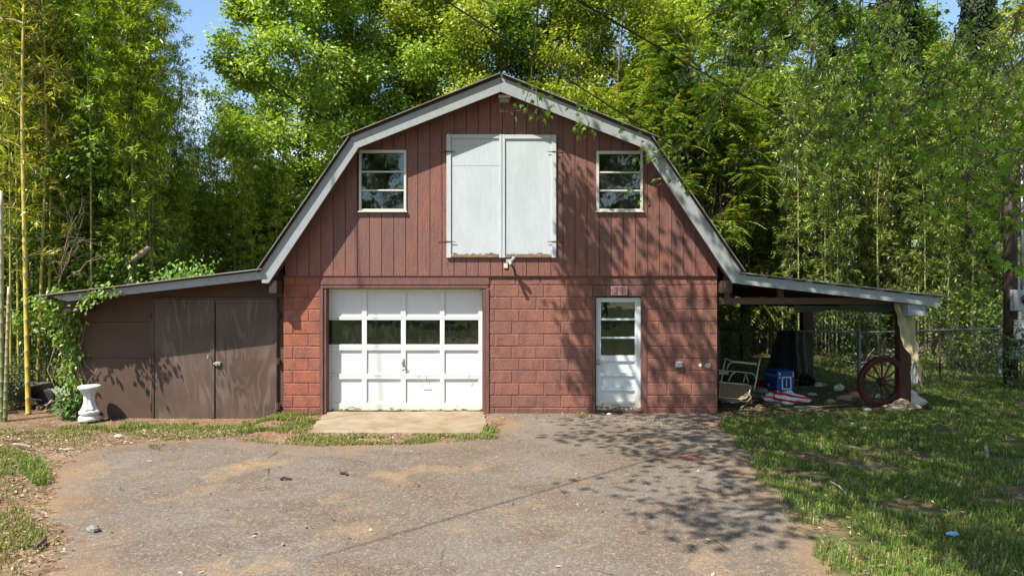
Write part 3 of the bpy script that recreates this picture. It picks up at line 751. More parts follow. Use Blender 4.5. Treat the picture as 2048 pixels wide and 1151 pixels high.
# upper windows
for wi, W in enumerate(WIN):
    x0, x1, z0, z1 = W
    wn = bpy.data.objects.new('window', None); COL.objects.link(wn); wn.parent = barn
    t = 0.042
    wy0, wy1 = -0.058, 0.02
    for nm, (a, c, e, f) in (('frame_side', (x0, z0, x0 + t, z1)), ('frame_side', (x1 - t, z0, x1, z1)), ('frame_top', (x0 + t + .001, z1 - .05, x1 - t - .001, z1)), ('frame_bottom', (x0 + t + .001, z0, x1 - t - .001, z0 + .035))):
        MB().box(a, wy0, c, e, wy1, f, .004).build(nm, MAT['cream'], wn)
    MB().box(x0 - .015, wy0 - .02, z0 - .022, x1 + .015, -0.03, z0 - .001, .004).build('sill', MAT['cream'], wn)
    zi0, zi1 = z0 + .035, z1 - .05; hh = (zi1 - zi0) / 3
    for k in range(3):
        tilt = 0.012 * k
        MB().box(x0 + t, -0.020, zi0 + hh * k + (.012 if k else 0), x1 - t, -0.016, zi0 + hh * (k + 1) - (.012 if k < 2 else 0)).build('pane', MAT['glass'], wn)
        if k: MB().box(x0 + t + .001, -0.042, zi0 + hh * k - .0135, x1 - t - .001, -0.010, zi0 + hh * k + .0135, .004).build('sash_bar', MAT['cream'], wn)
    # curtain rags and bottles standing inside
    if wi == 0:
        c = MB()
        for k in range(7):
            xx = x0 + .1 + k * .085 + rnd.uniform(-.02, .02); rr = rnd.uniform(.018, .03); hh2 = rnd.uniform(.12, .2)
            for zb in (zi0 + .02, zi0 + hh + .02):
                c.tube([(xx, .12, zb), (xx, .12, zb + hh2 * .6), (xx, .12, zb + hh2 * .7), (xx, .12, zb + hh2)], [rr, rr, rr * .4, rr * .35], 8)
        c.build('jar_row', simple('dusty_glass_jar', (0.22, 0.22, 0.18), 0.3, 0.5), wn)
        c = MB(); c.tube([(x0 + .45, .05, z1 - .06), (x0 + .44, .05, z1 - .16), (x0 + .42, .05, z1 - .27)], [.008, .012, .02], 6); c.build('torn_blind', MAT['plastic_white'], wn)

# loft doors
LY = -0.062
lz0 = PZ(515, LY)
loftm = m_white('loft_door_paint', 0.10, lz0 + 0.055, (0.43, 0.465, 0.485), True)
for si, (xa, xb) in enumerate(((893, 1003.6), (1004.6, 1112.5))):
    ld = bpy.data.objects.new('loft_door', None); COL.objects.link(ld); ld.parent = barn
    inner_l, inner_r = (xa + 9, xb - 5.5) if si == 0 else (xa + 5.5, xb - 9)
    board('door_panel', inner_l - 1, 276, inner_r + 1, 508, LY + .010, .018, loftm, ld, 0)
    board('frame_board', xa, 268 + si, inner_l, 515, LY - .012, .028, MAT['loft'], ld)
    board('frame_board', inner_r, 268 + si, xb, 515, LY - .012, .028, MAT['loft'], ld)
    board('frame_board', inner_l + .3, 268.5 + si, inner_r - .3, 276.5 + si, LY - .011, .027, MAT['loft'], ld)
    board('frame_board', inner_l + .3, 509, inner_r - .3, 514.6, LY - .011, .027, loftm, ld)
    if si == 0: board('sheet_batten', inner_l - .5, 329.6, inner_r + .5, 330.6, LY + .007, .004, loftm, ld, 0)
    for hy in (303, 483):
        s = -1 if si == 0 else 1; ex = xa if si == 0 else xb
        h = MB(); y = LY - .017
        z = PZ(hy, y)
        for (u0, u1, w0, w1) in ((ex - s * 18, ex + s * 2, .004, .012), (ex + s * 2, ex + s * 17, .012, .005)):
            a, c = PX(u0, y), PX(u1, y)
            yy = y if (u0 - ex) * s < 1 else -0.040
            pts = [(a, z - w0), (c, z - w1), (c, z + w1), (a, z + w0)]
            if c < a: pts = pts[::-1]
            h.prism(pts, yy, yy + .005)
        h.tube([(PX(ex + s * 2, y), y, z - .02), (PX(ex + s * 2, y), y, z + .02)], .008, 8)
        h.build('strap_hinge', MAT['rust'] if True else None, ld)

# ------------------------------------------------------------------ fittings on the front wall (things of their own)
fl = thing('floodlight', 'pale grey twin head security floodlight under the loft doors', 'floodlight', (PX(1018), -0.035, PZ(524)))
o0 = Vector(fl.location)
b = MB(); b.box(o0.x - .045, -0.06, o0.z - .02, o0.x + .045, -.036, o0.z + .06, .008); b.build('junction_box', MAT['grey'], fl)
b = MB(); b.tube([(o0.x + .015, -.06, o0.z + .02), (o0.x + .015, -.12, o0.z + .02)], .02, 10); b.build('arm', MAT['grey'], fl)
b = MB(); b.tube([(o0.x + .02, -.12, o0.z - .02), (o0.x + .04, -.16, o0.z - .005), (o0.x + .08, -.25, o0.z + .06)], [.016, .026, .030], 14); b.build('lamp_head', MAT['fascia'], fl, smooth=True)
b = MB(); b.tube([(o0.x - .0, -.12, o0.z + .02), (o0.x + .02, -.18, o0.z - .01), (o0.x + .026, -.27, o0.z - .05)], [.016, .026, .030], 14); b.build('lamp_head', MAT['fascia'], fl, smooth=True)
b = MB(); b.box(o0.x - .085, -.055, o0.z - .10, o0.x - .02, -.036, o0.z - .02, .003); b.build('wood_block', MAT['tanblock'], fl)
gl = thing('gable_lamp', 'small white box lamp fixed under the roof peak', 'wall lamp', (PX(1009), -.036, PZ(200)))
b = MB(); x, z = gl.location.x, gl.location.z
b.box(x - .10, -.17, z + .005, x + .10, -.036, z + .045, .006); b.build('hood', MAT['plastic_white'], gl)
b = MB(); b.box(x - .085, -.13, z - .065, x + .085, -.036, z + .004, .01); b.build('lamp_box', MAT['grey'], gl)
sg = thing('number_sign', 'small faded pink number plate above the white entry door', 'sign', (PX(1238), -.012, PZ(581)))
b = MB(); x, z = sg.location.x, sg.location.z
b.box(x - .134, -.024, z - .076, x + .134, -.010, z + .076, .003); b.build('plate', simple('faded_pink_paint', (0.50, 0.27, 0.24), .7, .3, .3, 14), sg)
b = MB()
for a in ((x - .134, z - .076, x - .118, z + .076), (x + .118, z - .076, x + .134, z + .076), (x - .117, z + .064, x + .117, z + .076)): b.box(a[0], -.030, a[1], a[2], -.0245, a[3])
b.build('plate_rim', simple('pale_pink_rim', (0.60, 0.42, 0.38), .6), sg)
for k, (ch, dx) in enumerate((('3', -.052), ('3', .040))):
    fc = bpy.data.curves.new('numeral', 'FONT'); fc.body = ch; fc.size = 0.15; fc.align_x = 'CENTER'; fc.align_y = 'CENTER'; fc.extrude = 0.002
    fo = bpy.data.objects.new('numeral', fc); COL.objects.link(fo); fo.parent = sg; fo.location = (dx, -.016, -.004); fo.rotation_euler = (math.pi / 2, 0, 0)
    me = fo.to_mesh().copy(); fo.to_mesh_clear(); bpy.data.objects.remove(fo)
    fo = obj_on('numeral', me, sg, (dx, -.016, -.004)); fo.rotation_euler = (math.pi / 2, 0, 0)
    me.materials.clear(); me.materials.append(simple('dark_red_lettering', (0.30, 0.11, 0.095), .7, .3, .3, 30))
ob = thing('outlet_box', 'grey weatherproof outlet box on the blocks right of the door', 'outlet', (PX(1357.5), 0, PZ(728)))
b = MB(); x, z = ob.location.x, ob.location.z
b.box(x - .062, -.055, z - .047, x + .062, -.002, z + .047, .008); b.build('housing', MAT['grey'], ob)
b = MB()
for s in (-1, 1): b.box(x + s * .028 - .018, -.064, z - .034, x + s * .028 + .018, -.0555, z + .034, .003)
b.build('flap_lid', MAT['steel'], ob)
def blob(name, px, py, r, mat, label, cat, parent=None):
    n = 14; x, z = PX(px), PZ(py)
    pts = []
    for k in range(n):
        a = 2 * math.pi * k / n; rr = r * rnd.uniform(.65, 1.1); pts.append((x + rr * math.cos(a), z + rr * math.sin(a)))
    return MB().prism(pts, -.012, -.0045).build(name, mat, parent)
blob('plaster_patch', 1416, 730, .055, MAT['tanblock'], '', '', barn)
blob('plaster_patch', 1400, 730, .03, MAT['plastic_white'], '', '', barn)

# ------------------------------------------------------------------ lean-to shed on the left
SHY = 0.18
sd = thing('lean_to_shed', 'dark brown plywood lean-to shed against the left of the barn', 'shed', (PX(360, SHY), SHY, -.1))
FYL = FY + 0.012
LX0, LZ0, LX1, LZ1 = PX(109, FY), PZ(591, FY), PX(528.5, FY), PZ(541, FY)
def lz(x): return LZ0 + (LZ1 - LZ0) * (x - LX0) / (LX1 - LX0)
def shp(name, px0, py0, px1, py1, fy, th, mat, ch=.002):
    return MB().box(PX(px0, fy), fy, PZ(py1, fy), PX(px1, fy), fy + th, PZ(py0, fy), ch).build(name, mat, sd)
xa, xb = PX(152, SHY), PX(302.5, SHY)
for y0, y1 in ((643.4, 715), (715.6, 842)):
    shp('wall_panel', 152, y0, 302.5, y1, SHY + rnd.uniform(-.003, .003), .03, MAT['rough'])
z = PZ(642.8, SHY)
MB().prism([(xa, z), (xb, z), (xb, lz(xb) - .03), (xa, lz(xa) - .03)], SHY, SHY + .03).build('wall_panel', MAT['rough'], sd)
xe = PX(567.5, SHY); z = PZ(594, SHY)
MB().prism([(xb + .003, z), (xe, z), (xe, lz(xe) - .03), (xb + .003, lz(xb) - .03)], SHY, SHY + .03).build('wall_panel', MAT['rough'], sd)
shp('wall_panel', 556.5, 594.5, 567.5, 842, SHY + .01, .03, MAT['rough'])
shp('corner_post', 300, 594.6, 303.6, 842, SHY - .02, .05, MAT['ply'])
shp('corner_post', 553.4, 596.6, 556.2, 842, SHY - .02, .05, MAT['ply'])
shp('head_board', 303.8, 594.6, 553.2, 598.4, SHY - .022, .05, MAT['ply'])
for si, (x0, x1) in enumerate(((304.4, 428.6), (430.2, 553))):
    dr = bpy.data.objects.new('door', None); COL.objects.link(dr); dr.parent = sd
    def dp(name, a, c, e, f, fy, th, mat, ch=.002): return MB().box(PX(a, fy), fy, PZ(f, fy), PX(e, fy), fy + th, PZ(c, fy), ch).build(name, mat, dr)
    DY = SHY - .03
    dp('door_panel', x0 + 1, 600, x1 - .5, 836.5 + si * .5, DY + .006, .016, MAT['ply'], 0)
    dp('batten', x0, 598.8, x1, 605.5, DY - .014, .019, MAT['ply'])
    if si == 0: dp('batten', x1 - 7, 606, x1, 836, DY - .012, .017, MAT['ply'])
    dp('batten', x0 if si == 0 else x1 - 3, 606, (x0 + 3) if si == 0 else x1, 836, DY - .010, .015, MAT['ply'])
    for hy in (630, 722, 812):
        hx = x0 - 2 if si == 0 else x1 + 3.5
        h = MB(); h.box(PX(hx - 3, DY), DY - .012, PZ(hy + 6, DY), PX(hx + 3, DY), DY + .02, PZ(hy - 6, DY)); h.tube([(PX(hx, DY), DY - .016, PZ(hy + 7, DY)), (PX(hx, DY), DY - .016, PZ(hy - 7, DY))], .009, 8); h.build('hinge', MAT['rust'], dr)
    if si == 0:
        h = MB(); p = Vector((PX(421, DY), DY - .014, PZ(712, DY)))
        h.tube([p, p + Vector((-.01, -.05, .02)), p + Vector((-.02, -.055, -.03))], .012, 8); h.build('handle', MAT['steel'], dr)
    else:
        h = MB(); p = Vector((PX(436, DY), DY, PZ(727, DY)))
        h.box(p.x - .075, p.y - .026, p.z - .014, p.x - .045, p.y - .008, p.z + .018, .002); h.box(p.x - .04, p.y - .03, p.z - .028, p.x + .05, p.y - .002, p.z + .028, .003)
        h.tube([p + Vector((.0, -.02, 0)), p + Vector((.02, -.09, -.01))], .008, 8); h.build('hasp', MAT['steel'], dr)
# sides, back, roof
b = MB(); b.box(xa, SHY + .032, -.2, xa + .04, 6.5, lz(xa) - .06); b.build('side_wall', MAT['rough'], sd)
b = MB(); b.prism([(xa, -.2), (XL, -.2), (XL, lz(XL) - .08), (xa, lz(xa) - .06)], 6.5, 6.54); b.build('back_wall', MAT['rough'], sd)
def leanroof(xl, zl, xr, zr, y0, y1, parent, oy=0.0):
    n = 150; ys = np.linspace(y0, y1, n); wv = .009 * np.sin(np.arange(n) * math.pi / 1.5)
    A = np.stack([np.full(n, xl), ys, zl + wv], 1); Bv = np.stack([np.full(n, xr), ys, zr + wv], 1); k = np.arange(n - 1)
    b = MB(); b.add(np.concatenate([A, Bv]), np.stack([k, k + n, k + 1 + n, k + 1], 1)); o = b.build('roof_sheet', MAT['roof'], parent)
    md = o.modifiers.new('thick', 'SOLIDIFY'); md.thickness = .010; md.offset = 0
tipx = PX(76, FY)
leanroof(tipx, lz(tipx) + .026, LX1 - .02, LZ1 + .026, FY - .07, 6.8, sd)
b = MB(); b.prism([(tipx + .12, lz(tipx + .12) - .045), (LX1 - .03, LZ1 - .045), (LX1 - .03, LZ1 + .006), (tipx + .12, lz(tipx + .12) + .006)], FYL + .03, 6.75); b.build('roof_deck', MAT['darkwood'], sd)
b = MB(); b.prism([(LX0 + .2, lz(LX0 + .2) - .115), (LX1 + .03, LZ1 - .13), (LX1 + .03, LZ1), (LX0 - .02, lz(LX0 - .02)), (LX0 - .02, lz(LX0 - .02) - .03)], FYL, FYL + .027); b.build('fascia_board', MAT['fascia'], sd)
b = MB(); b.box(PX(140, -.1), FYL + .03, PZ(622, -.1), PX(171, -.1), SHY - .001, PZ(602, -.1), .004); b.build('beam_end', MAT['darkwood'], sd)

# ------------------------------------------------------------------ carport on the right
cp = thing('carport', 'open lean-to carport with grey fascia right of the barn', 'carport', (5.2, 0, 0))
RX0, RZ0, RX1, RZ1 = PX(1476, FY), PZ(548.5, FY), PX(1882, FY), PZ(595.5, FY)
def rz(x): return RZ0 + (RZ1 - RZ0) * (x - RX0) / (RX1 - RX0)
tx = PX(1902, FY)
leanroof(RX0 + .0, RZ0 + .03, tx, rz(tx) + .03, FY - .04, BARN_BACK, cp)
b = MB(); b.prism([(RX0, RZ0 - .15), (RX1, RZ1 - .145), (RX1, RZ1), (RX0, RZ0)], FYL, FYL + .028); b.build('fascia_board', MAT['fascia'], cp)
for yy in (1.6, 3.2, 4.8, 6.4, 7.9):
    b = MB(); b.prism([(RX0 - .1, rz(RX0 - .1) - .12), (RX1, rz(RX1) - .12), (RX1, rz(RX1) - .005), (RX0 - .1, rz(RX0 - .1) - .005)], yy, yy + .05); b.build('rafter', MAT['darkwood'], cp)
for fx_ in np.linspace(RX0 + .1, RX1 - .1, 9):
    b = MB(); b.box(fx_ - .06, FYL + .03, rz(fx_) - .02, fx_ + .06, BARN_BACK - .1, rz(fx_) + .004); b.build('purlin', MAT['darkwood'], cp)
for i in range(9):                               # pale pieces painting in the light glimpsed under the sheet edge
    px = 1488 + i * 46 + rnd.uniform(-8, 8); x = PX(px, FY)
    b = MB(); b.prism([(x - .06, rz(x - .06) + .002), (x + .06, rz(x + .06) + .002), (x + .06, rz(x + .06) + .016), (x - .06, rz(x - .06) + .016)], FYL - .02, FYL + .05); b.build('light_glimpse', MAT['fascia'], cp)
POSTS = [(1806, 12.0, .10, 'postred'), (1613, 15.9, .12, 'darkwood'), (1491, 19.2, .12, 'darkwood')]
for px, d, r, m in POSTS:
    x, y = (px - 1024) / F * d, CY + d
    b = MB(); b.box(x - r, y - r * .8, -.1, x + r, y + r * .8, rz(min(x, RX1)) - .05, .01); b.build('post', MAT[m], cp)
b = MB(); b.box(PX(1440), .02, PZ(608), PX(1800), .14, PZ(595), .004); b.build('tie_beam', MAT['beamwood'], cp)
for px in (1456, 1564):
    x = PX(px); b = MB(); b.box(x - .045, .03, PZ(595) + .002, x + .045, .12, rz(x) - .02, .004); b.build('stud', MAT['beamwood'], cp)
b = MB(); b.box(PX(1812, -.2), -.26, PZ(631, -.2), PX(1847, -.2), -.10, PZ(607, -.2), .004); b.build('beam_end', MAT['fascia'], cp)
b = MB(); x = (1809 - 1024) / F * 11.5; b.box(x - .08, .3, rz(x) - .32, x + .08, BARN_BACK, rz(x) - .16); b.build('eave_beam', MAT['darkwood'], cp)

# ------------------------------------------------------------------ cloths, wheel and clutter under the carport
def cloth(name, rows, mat, label, cat, fold=.03, nf=5, nu=26, seed=1, sub=6, th=.006, parent=None):
    """a hanging sheet: rows = [(left point, right point)], with vertical folds and wrinkles"""
    r = np.random.default_rng(seed); Rn = len(rows); V = []
    ph = r.uniform(0, 6, 4)
    m = (Rn - 1) * sub + 1
    A = np.array([tuple(a) for a, _ in rows]); Bq = np.array([tuple(c) for _, c in rows])
    tt = np.linspace(0, Rn - 1, m); i0 = np.minimum(tt.astype(int), Rn - 2); f = (tt - i0)[:, None]; f = f * f * (3 - 2 * f) * .5 + f * .5
    LA = A[i0] * (1 - f) + A[i0 + 1] * f; LB = Bq[i0] * (1 - f) + Bq[i0 + 1] * f
    u = np.linspace(0, 1, nu)
    P = LA[:, None] * (1 - u)[None, :, None] + LB[:, None] * u[None, :, None]
    wob = np.sin(u * nf * 6.28 + ph[0] + 0.7 * np.sin(tt * 1.3)[:, None]) * fold + np.sin(tt[:, None] * 5.1 + u[None, :] * 7 + ph[1]) * fold * .5 + r.normal(0, fold * .12, (m, nu))
    P[:, :, 1] += wob; P[:, :, 2] += np.sin(u * 9 + ph[2])[None, :] * fold * .25
    i = np.arange(m - 1)[:, None] * nu; j = np.arange(nu - 1)[None, :]
    q = np.stack([i + j, i + nu + j, i + nu + j + 1, i + j + 1], -1).reshape(-1, 4)
    b = MB(); b.add(P.reshape(-1, 3), q)
    c = P.reshape(-1, 3)
    o = b.build(name, mat, parent, loc=None if parent else (float(c[:, 0].mean()), float(c[:, 1].mean()), float(c[:, 2].min())), smooth=True)
    md = o.modifiers.new('thick', 'SOLIDIFY'); md.thickness = th; md.offset = 0
    if parent is None: tag(o, label, cat)
    return o
tarpm = simple('faded_canvas', (0.37, 0.33, 0.19), .85, .2, .3, 5, .35, 70)
olive = simple('olive_tarp', (0.055, 0.06, 0.038), .75, .25, .3, 5, .3, 60)
blackm = simple('black_plastic_sheet', (0.008, 0.008, 0.009), .7, .1, .3, 5, .3, 50)
D = 11.42
cloth('tarpaulin', [(at(1590, 609, D), at(1590, 626, D)), (at(1640, 611, D), at(1640, 623, D)), (at(1672, 611, D), at(1672, 619, D)), (at(1720, 606, D), at(1720, 624, D)), (at(1765, 608, D), at(1760, 626, D)), (at(1792, 605, D), at(1794, 622, D))], olive, 'olive tarpaulin swagged along the carport tie beam', 'tarpaulin', .02, 2, 14, 3, 6)
D = 11.28
cloth('canvas_sheet', [(at(1786, 606, D), at(1800, 604, D)), (at(1793, 628, D), at(1818, 622, D)), (at(1796, 648, D), at(1828, 640, D)), (at(1800, 672, D), at(1831, 676, D)), (at(1806, 693, D), at(1834, 700, D)), (at(1819, 707, D), at(1836, 722, D)), (at(1828, 727, D), at(1840, 744, D)), (at(1835, 755, D), at(1843, 775, D))], tarpm, 'pale canvas sheet wrapped and hanging round the front carport post', 'canvas', .02, 2, 18, 5, 6)
cloth('canvas_rag', [(at(1824, 722, D), at(1836, 718, D)), (at(1820, 745, D), at(1836, 745, D)), (at(1823, 768, D), at(1834, 768, D))], simple('white_rag', (.5, .5, .45), .85, .2), 'white rag hanging low behind the canvas on the front post', 'rag', .015, 2, 10, 6, 4)
D = 15.7
cloth('dark_sheet', [(at(1588, 664, D), at(1612, 662, D)), (at(1583, 690, D), at(1616, 690, D)), (at(1586, 720, D), at(1620, 722, D)), (at(1592, 746, D), at(1616, 748, D))], olive, 'dark olive sheet wrapped round the middle carport post', 'tarpaulin', .03, 2, 14, 8, 5)
D = 14.6
cloth('black_tarp', [(at(1556, 662, D), at(1590, 660, D)), (at(1546, 690, D), at(1592, 690, D)), (at(1538, 720, D), at(1594, 722, D)), (at(1528, 756, D - .3), at(1596, 756, D - .3))], blackm, 'black plastic sheet hung beside the middle carport post', 'tarpaulin', .018, 2, 16, 9, 5)

# wooden wheel leaning on the front post
wd = 11.95
wc = at(1763.5, 762, wd)
wh = thing('wagon_wheel', 'big red brown wooden spoked wheel leaning against the front carport post', 'wheel', (wc.x, wc.y, 0))
Rw = .455
rim = MB(); n = 48; prof = [(Rw - .10, -.03), (Rw - .085, -.045), (Rw - .01, -.045), (Rw, -.035), (Rw, .035), (Rw - .01, .045), (Rw - .085, .045), (Rw - .10, .03)]
V = []; m = len(prof)
for k in range(n):
    a = 2 * math.pi * k / n
    for r_, h_ in prof: V.append((r_ * math.cos(a), h_, r_ * math.sin(a)))
q = [(k * m + j, k * m + (j + 1) % m, ((k + 1) % n) * m + (j + 1) % m, ((k + 1) % n) * m + j) for k in range(n) for j in range(m)]
MW = Matrix.Translation(wc) @ Matrix.Rotation(math.radians(9), 4, 'Z') @ Matrix.Rotation(math.radians(9), 4, 'X')
def xf(V, M): return [tuple(M @ Vector(v)) for v in V]
rim.add(xf(V, MW), q)
wheelm = m_wood('red_brown_wheel_wood', (0.048, 0.019, 0.013), (0.085, 0.034, 0.022), True, .35)
rim.build('rim', wheelm, wh, smooth=False)
for k in range(12):
    a = 2 * math.pi * k / 12 + .1
    sp = MB(); sp.tube(xf([(t * math.cos(a), 0, t * math.sin(a)) for t in (.06, .16, .26, Rw - .095)], MW), [.012, .015, .017, .011], 8); sp.build('spoke', MAT['darkwood'], wh, smooth=True)
hb = MB(); hb.tube(xf([(0, -.09, 0), (0, -.06, 0), (0, .0, 0), (0, .06, 0), (0, .09, 0)], MW), [.035, .055, .07, .055, .035], 16); hb.build('hub', wheelm, wh)

# glider chair
gm = simple('cream_painted_tube', (0.50, 0.45, 0.31), .45, .45, .15, 20)
gd0 = 12.3
gc = thing('metal_glider', 'cream tube metal glider seat with woven bottom beside the barn corner', 'garden seat', tuple(gpt(1478, 800)))
def g3(x, y, dd=0): return at(1430 + x / 8.853, 700 + y / 8.853, gd0 + dd)
def tubes(name, lists, r, parent, mat, n=8):
    for L in lists:
        b = MB(); b.tube(L, r, n); b.build(name, mat, parent, smooth=True)
tubes('back_rail', [[g3(180, 140, .35), g3(230, 165, .35), g3(290, 190, .33), g3(740, 235, .3)], [g3(215, 330, .2), g3(240, 250, .3), g3(300, 208, .32), g3(520, 228, .3), g3(740, 252, .3)]], .011, gc, gm)
tubes('upright', [[g3(800, 140, .32), g3(765, 300, .25), g3(730, 520, .12), g3(690, 700, .05)], [g3(180, 150, .35), g3(145, 330, .25), g3(115, 520, .1), g3(60, 700, .05)]], .013, gc, gm)
tubes('arm_rail', [[g3(40, 345, -.1), g3(220, 365, .1), g3(560, 395, .1), g3(660, 408, .1), g3(722, 450, .1), g3(720, 520, .1)], [g3(240, 540, .0), g3(290, 430, .1), g3(360, 385, .1)], [g3(500, 560, .05), g3(545, 420, .1), g3(590, 560, .05)]], .009, gc, gm)
tubes('seat_rail', [[g3(60, 560, -.02), g3(120, 565, -.02), g3(560, 605, -.02), g3(615, 622, -.05), g3(628, 660, -.12), g3(600, 780, -.36), g3(545, 850, -.42), g3(450, 862, -.44), g3(60, 830, -.44)]], .012, gc, gm)
seatm = simple('rust_stained_cream_strap', (0.27, 0.20, 0.11), .6, .3, .4, 18)
c00, c10, c11, c01 = g3(70, 575, 0), g3(600, 625, 0), g3(560, 850, -.42), g3(60, 815, -.42)
def bil(u, v): return c00.lerp(c10, u).lerp(c01.lerp(c11, u), v)
for k in range(7):
    u0, u1 = k / 7 + .02, (k + 1) / 7 - .03
    b = MB(); b.slab([bil(u0, 0), bil(u0, 1), bil(u1, 1), bil(u1, 0)], .006); b.build('seat_strap', seatm, gc)
for k in range(6):
    v0, v1 = k / 6 + .02, (k + 1) / 6 - .04
    up = Vector((0, -.006, .008)); b = MB(); b.slab([bil(0, v0) + up, bil(0, v1) + up, bil(1, v1) + up, bil(1, v0) + up], .005); b.build('seat_strap', seatm, gc)
b = MB(); b.tube([g3(600, 780, -.36), g3(640, 830, -.36), g3(580, 905, -.4), g3(470, 900, -.4), g3(60, 860, -.4)], .018, 8); b.build('seat_apron', seatm, gc, smooth=True)
b = MB()
for px_ in (100, 600): b.tube([g3(px_, 640, .05), g3(px_ + 30, 900, .25), g3(px_ + 20, 1010, .25)], .012, 8)
b.build('base_frame', gm, gc)
b = MB(); p = g3(140, 395, -.1); b.box(p.x - .09, p.y - .05, p.z - .03, p.x + .08, p.y + .05, p.z + .03, .006); b.build('arm_pad', MAT['fascia'], gc)

# blue box
bx = thing('blue_carton', 'blue printed carton standing under the carport roof', 'box', tuple(gpt(1552, 786)))
bc = at(1554, 786, 13.3); bc.z = .06
ya = math.radians(8)
MB_ = Matrix.Translation(bc) @ Matrix.Rotation(ya, 4, 'Z')
bluem = simple('blue_carton_print', (0.012, 0.065, 0.25), .5, .4, .12, 8)
H_ = .42; w1, w2 = .46, .30
def face_box(b, x0, y0, z0, x1, y1, z1):
    t = MB().box(x0, y0, z0, x1, y1, z1); b.add(xf(t.v[0], MB_), t.q[0])
# local: right face lies on x (0..w2, y=0), left face on y (0..w1, x=0)
b = MB(); face_box(b, 0, 0, 0, w2 + .05, w1, H_); b.build('carton', bluem, bx)
wp = simple('white_print', (.55, .65, .72), .5, .4, .1); dp_ = simple('dark_blue_print', (.01, .03, .11), .5, .4, .1)
b = MB()
for (u0, v0, u1, v1) in ((.10, .06, .30, .085), (.10, .285, .30, .31), (.10, .085, .125, .285), (.275, .085, .30, .285), (.04, .34, .07, .39), (.04, .28, .07, .31), (.33, .30, .35, .41), (.19, .12, .205, .26)):
    face_box(b, u0, -.004, v0, u1, -.001, v1)
b.build('carton_print', wp, bx)
b = MB(); face_box(b, .126, -.0035, .086, .274, -.001, .284); b.build('carton_print', dp_, bx)
b = MB()
for (u0, v0, u1, v1) in ((.05, .33, .46, .337), (.05, .30, .46, .305), (.30, .09, .34, .13)):
    face_box(b, -.004, u0, v0, -.001, u1, v1)
b.build('carton_print', wp, bx)

def crumple(name, c, size, mat, label, cat, seed=1, n=14, rough=.35, group=None, parent=None, flatten=True):
    """a crumpled lump: stone, rag or bag"""
    r = np.random.default_rng(seed); V = []; m = n // 2 + 2
    base = r.normal(0, 1, (6, 3)); ph = r.uniform(0, 6, 6)
    for i in range(m):
        th = math.pi * i / (m - 1)
        for j in range(n):
            a = 2 * math.pi * j / n; d = np.array([math.sin(th) * math.cos(a), math.sin(th) * math.sin(a), math.cos(th)])
            k = 1 + rough * sum(math.sin(3.1 * float(base[q_] @ d) + ph[q_]) for q_ in range(6)) / 4 + r.normal(0, rough * .10)
            V.append((c[0] + d[0] * k * size[0], c[1] + d[1] * k * size[1], max(c[2] + d[2] * k * size[2], c[2] - size[2] * .6)))
    q = [(i * n + j, (i + 1) * n + j, (i + 1) * n + (j + 1) % n, i * n + (j + 1) % n) for i in range(m - 1) for j in range(n)]
    b = MB(); b.add(V, q); o = b.build(name, mat, parent, loc=None if parent else tuple(c))
    if parent is None: tag(o, label, cat, group)
    return o
def bagmat():
    t = NT('red_and_white_bag'); z = t.n('ShaderNodeTexCoord').outputs['Object']
    f = t.math('SINE', t.math('ADD', t.math('MULTIPLY', t.sep(z)[2], 62), t.math('ADD', t.math('MULTIPLY', t.sep(z)[0], 9), t.math('MULTIPLY', t.noise(5, 3, .5, z), 3))))
    c = t.mix(t.ramp(f, [(0.30, 0.0), (0.34, 1.0)]), (.60, .61, .60), (.42, .018, .02))
    return t.fin(c, .45, .4, t.bump(t.noise(28, 5, .7), .6, .02))
p = gpt(1566, 806); crumple('plastic_bag', (p.x, p.y, .08), (.34, .22, .13), bagmat(), 'crumpled red and white plastic sack on the carport dirt', 'sack', 3, 20, .45)
p = gpt(1515, 794); crumple('grey_sack', (p.x - .05, p.y + .05, .09), (.22, .2, .13), simple('grey_sack_cloth', (.17, .16, .12), .85, .2), 'dull grey sack slumped between the glider and the red sack', 'sack', 4, 16, .4)
p = gpt(1462, 806); crumple('white_scrap', (p.x, p.y, .03), (.10, .07, .035), MAT['plastic_white'], 'white scrap lying under the metal glider', 'scrap', 5, 10, .4)
p = gpt(1596, 800); crumple('black_shoe', (p.x, p.y, .05), (.13, .07, .045), blackm, 'black lump beside the right end of the red and white sack', 'scrap', 6, 12, .3)
p = gpt(1530, 775); crumple('red_cloth', (p.x, p.y, .06), (.20, .15, .08), simple('dull_red_cloth', (.20, .015, .018), .8, .2), 'dark red cloth behind the glider at the foot of the carton', 'cloth', 7, 14, .4)
tanm = simple('tan_cloth', (.36, .27, .15), .85, .2, .25, 9); palem = simple('pale_cloth', (.46, .43, .33), .85, .2, .2, 9); ochre = simple('ochre_cloth', (.38, .24, .08), .85, .2, .25, 9)
for k, (px, py, sx, sz, mt, lb) in enumerate([(1641, 772, .12, .05, palem, 'pale cloth scrap farthest back on the carport dirt'), (1677, 783, .10, .09, palem, 'pale rag standing up left of the wheel'), (1689, 800, .14, .06, tanm, 'tan rag lowest of those left of the wheel'), (1711, 794, .13, .06, ochre, 'ochre rag touching the left rim of the wheel'), (1694, 786, .13, .05, simple('rust_cloth', (.12, .03, .015), .85, .2), 'rust coloured rag between the pale and the ochre rag'),
                                          (1755, 796, .08, .05, palem, 'pale rag seen through the wheel spokes'), (1812, 812, .24, .17, palem, 'heap of pale cloth at the foot of the front post'), (1800, 819, .24, .09, tanm, 'tan cloth spread in front of the pale heap by the wheel'), (1785, 822, .10, .05, palem, 'small pale rag right below the wheel')]):
    p = gpt(px, py); crumple('rag', (p.x, p.y, sz * .6), (sx, sx * .7, sz), mt, lb, 'rag', 20 + k, 14, .5)

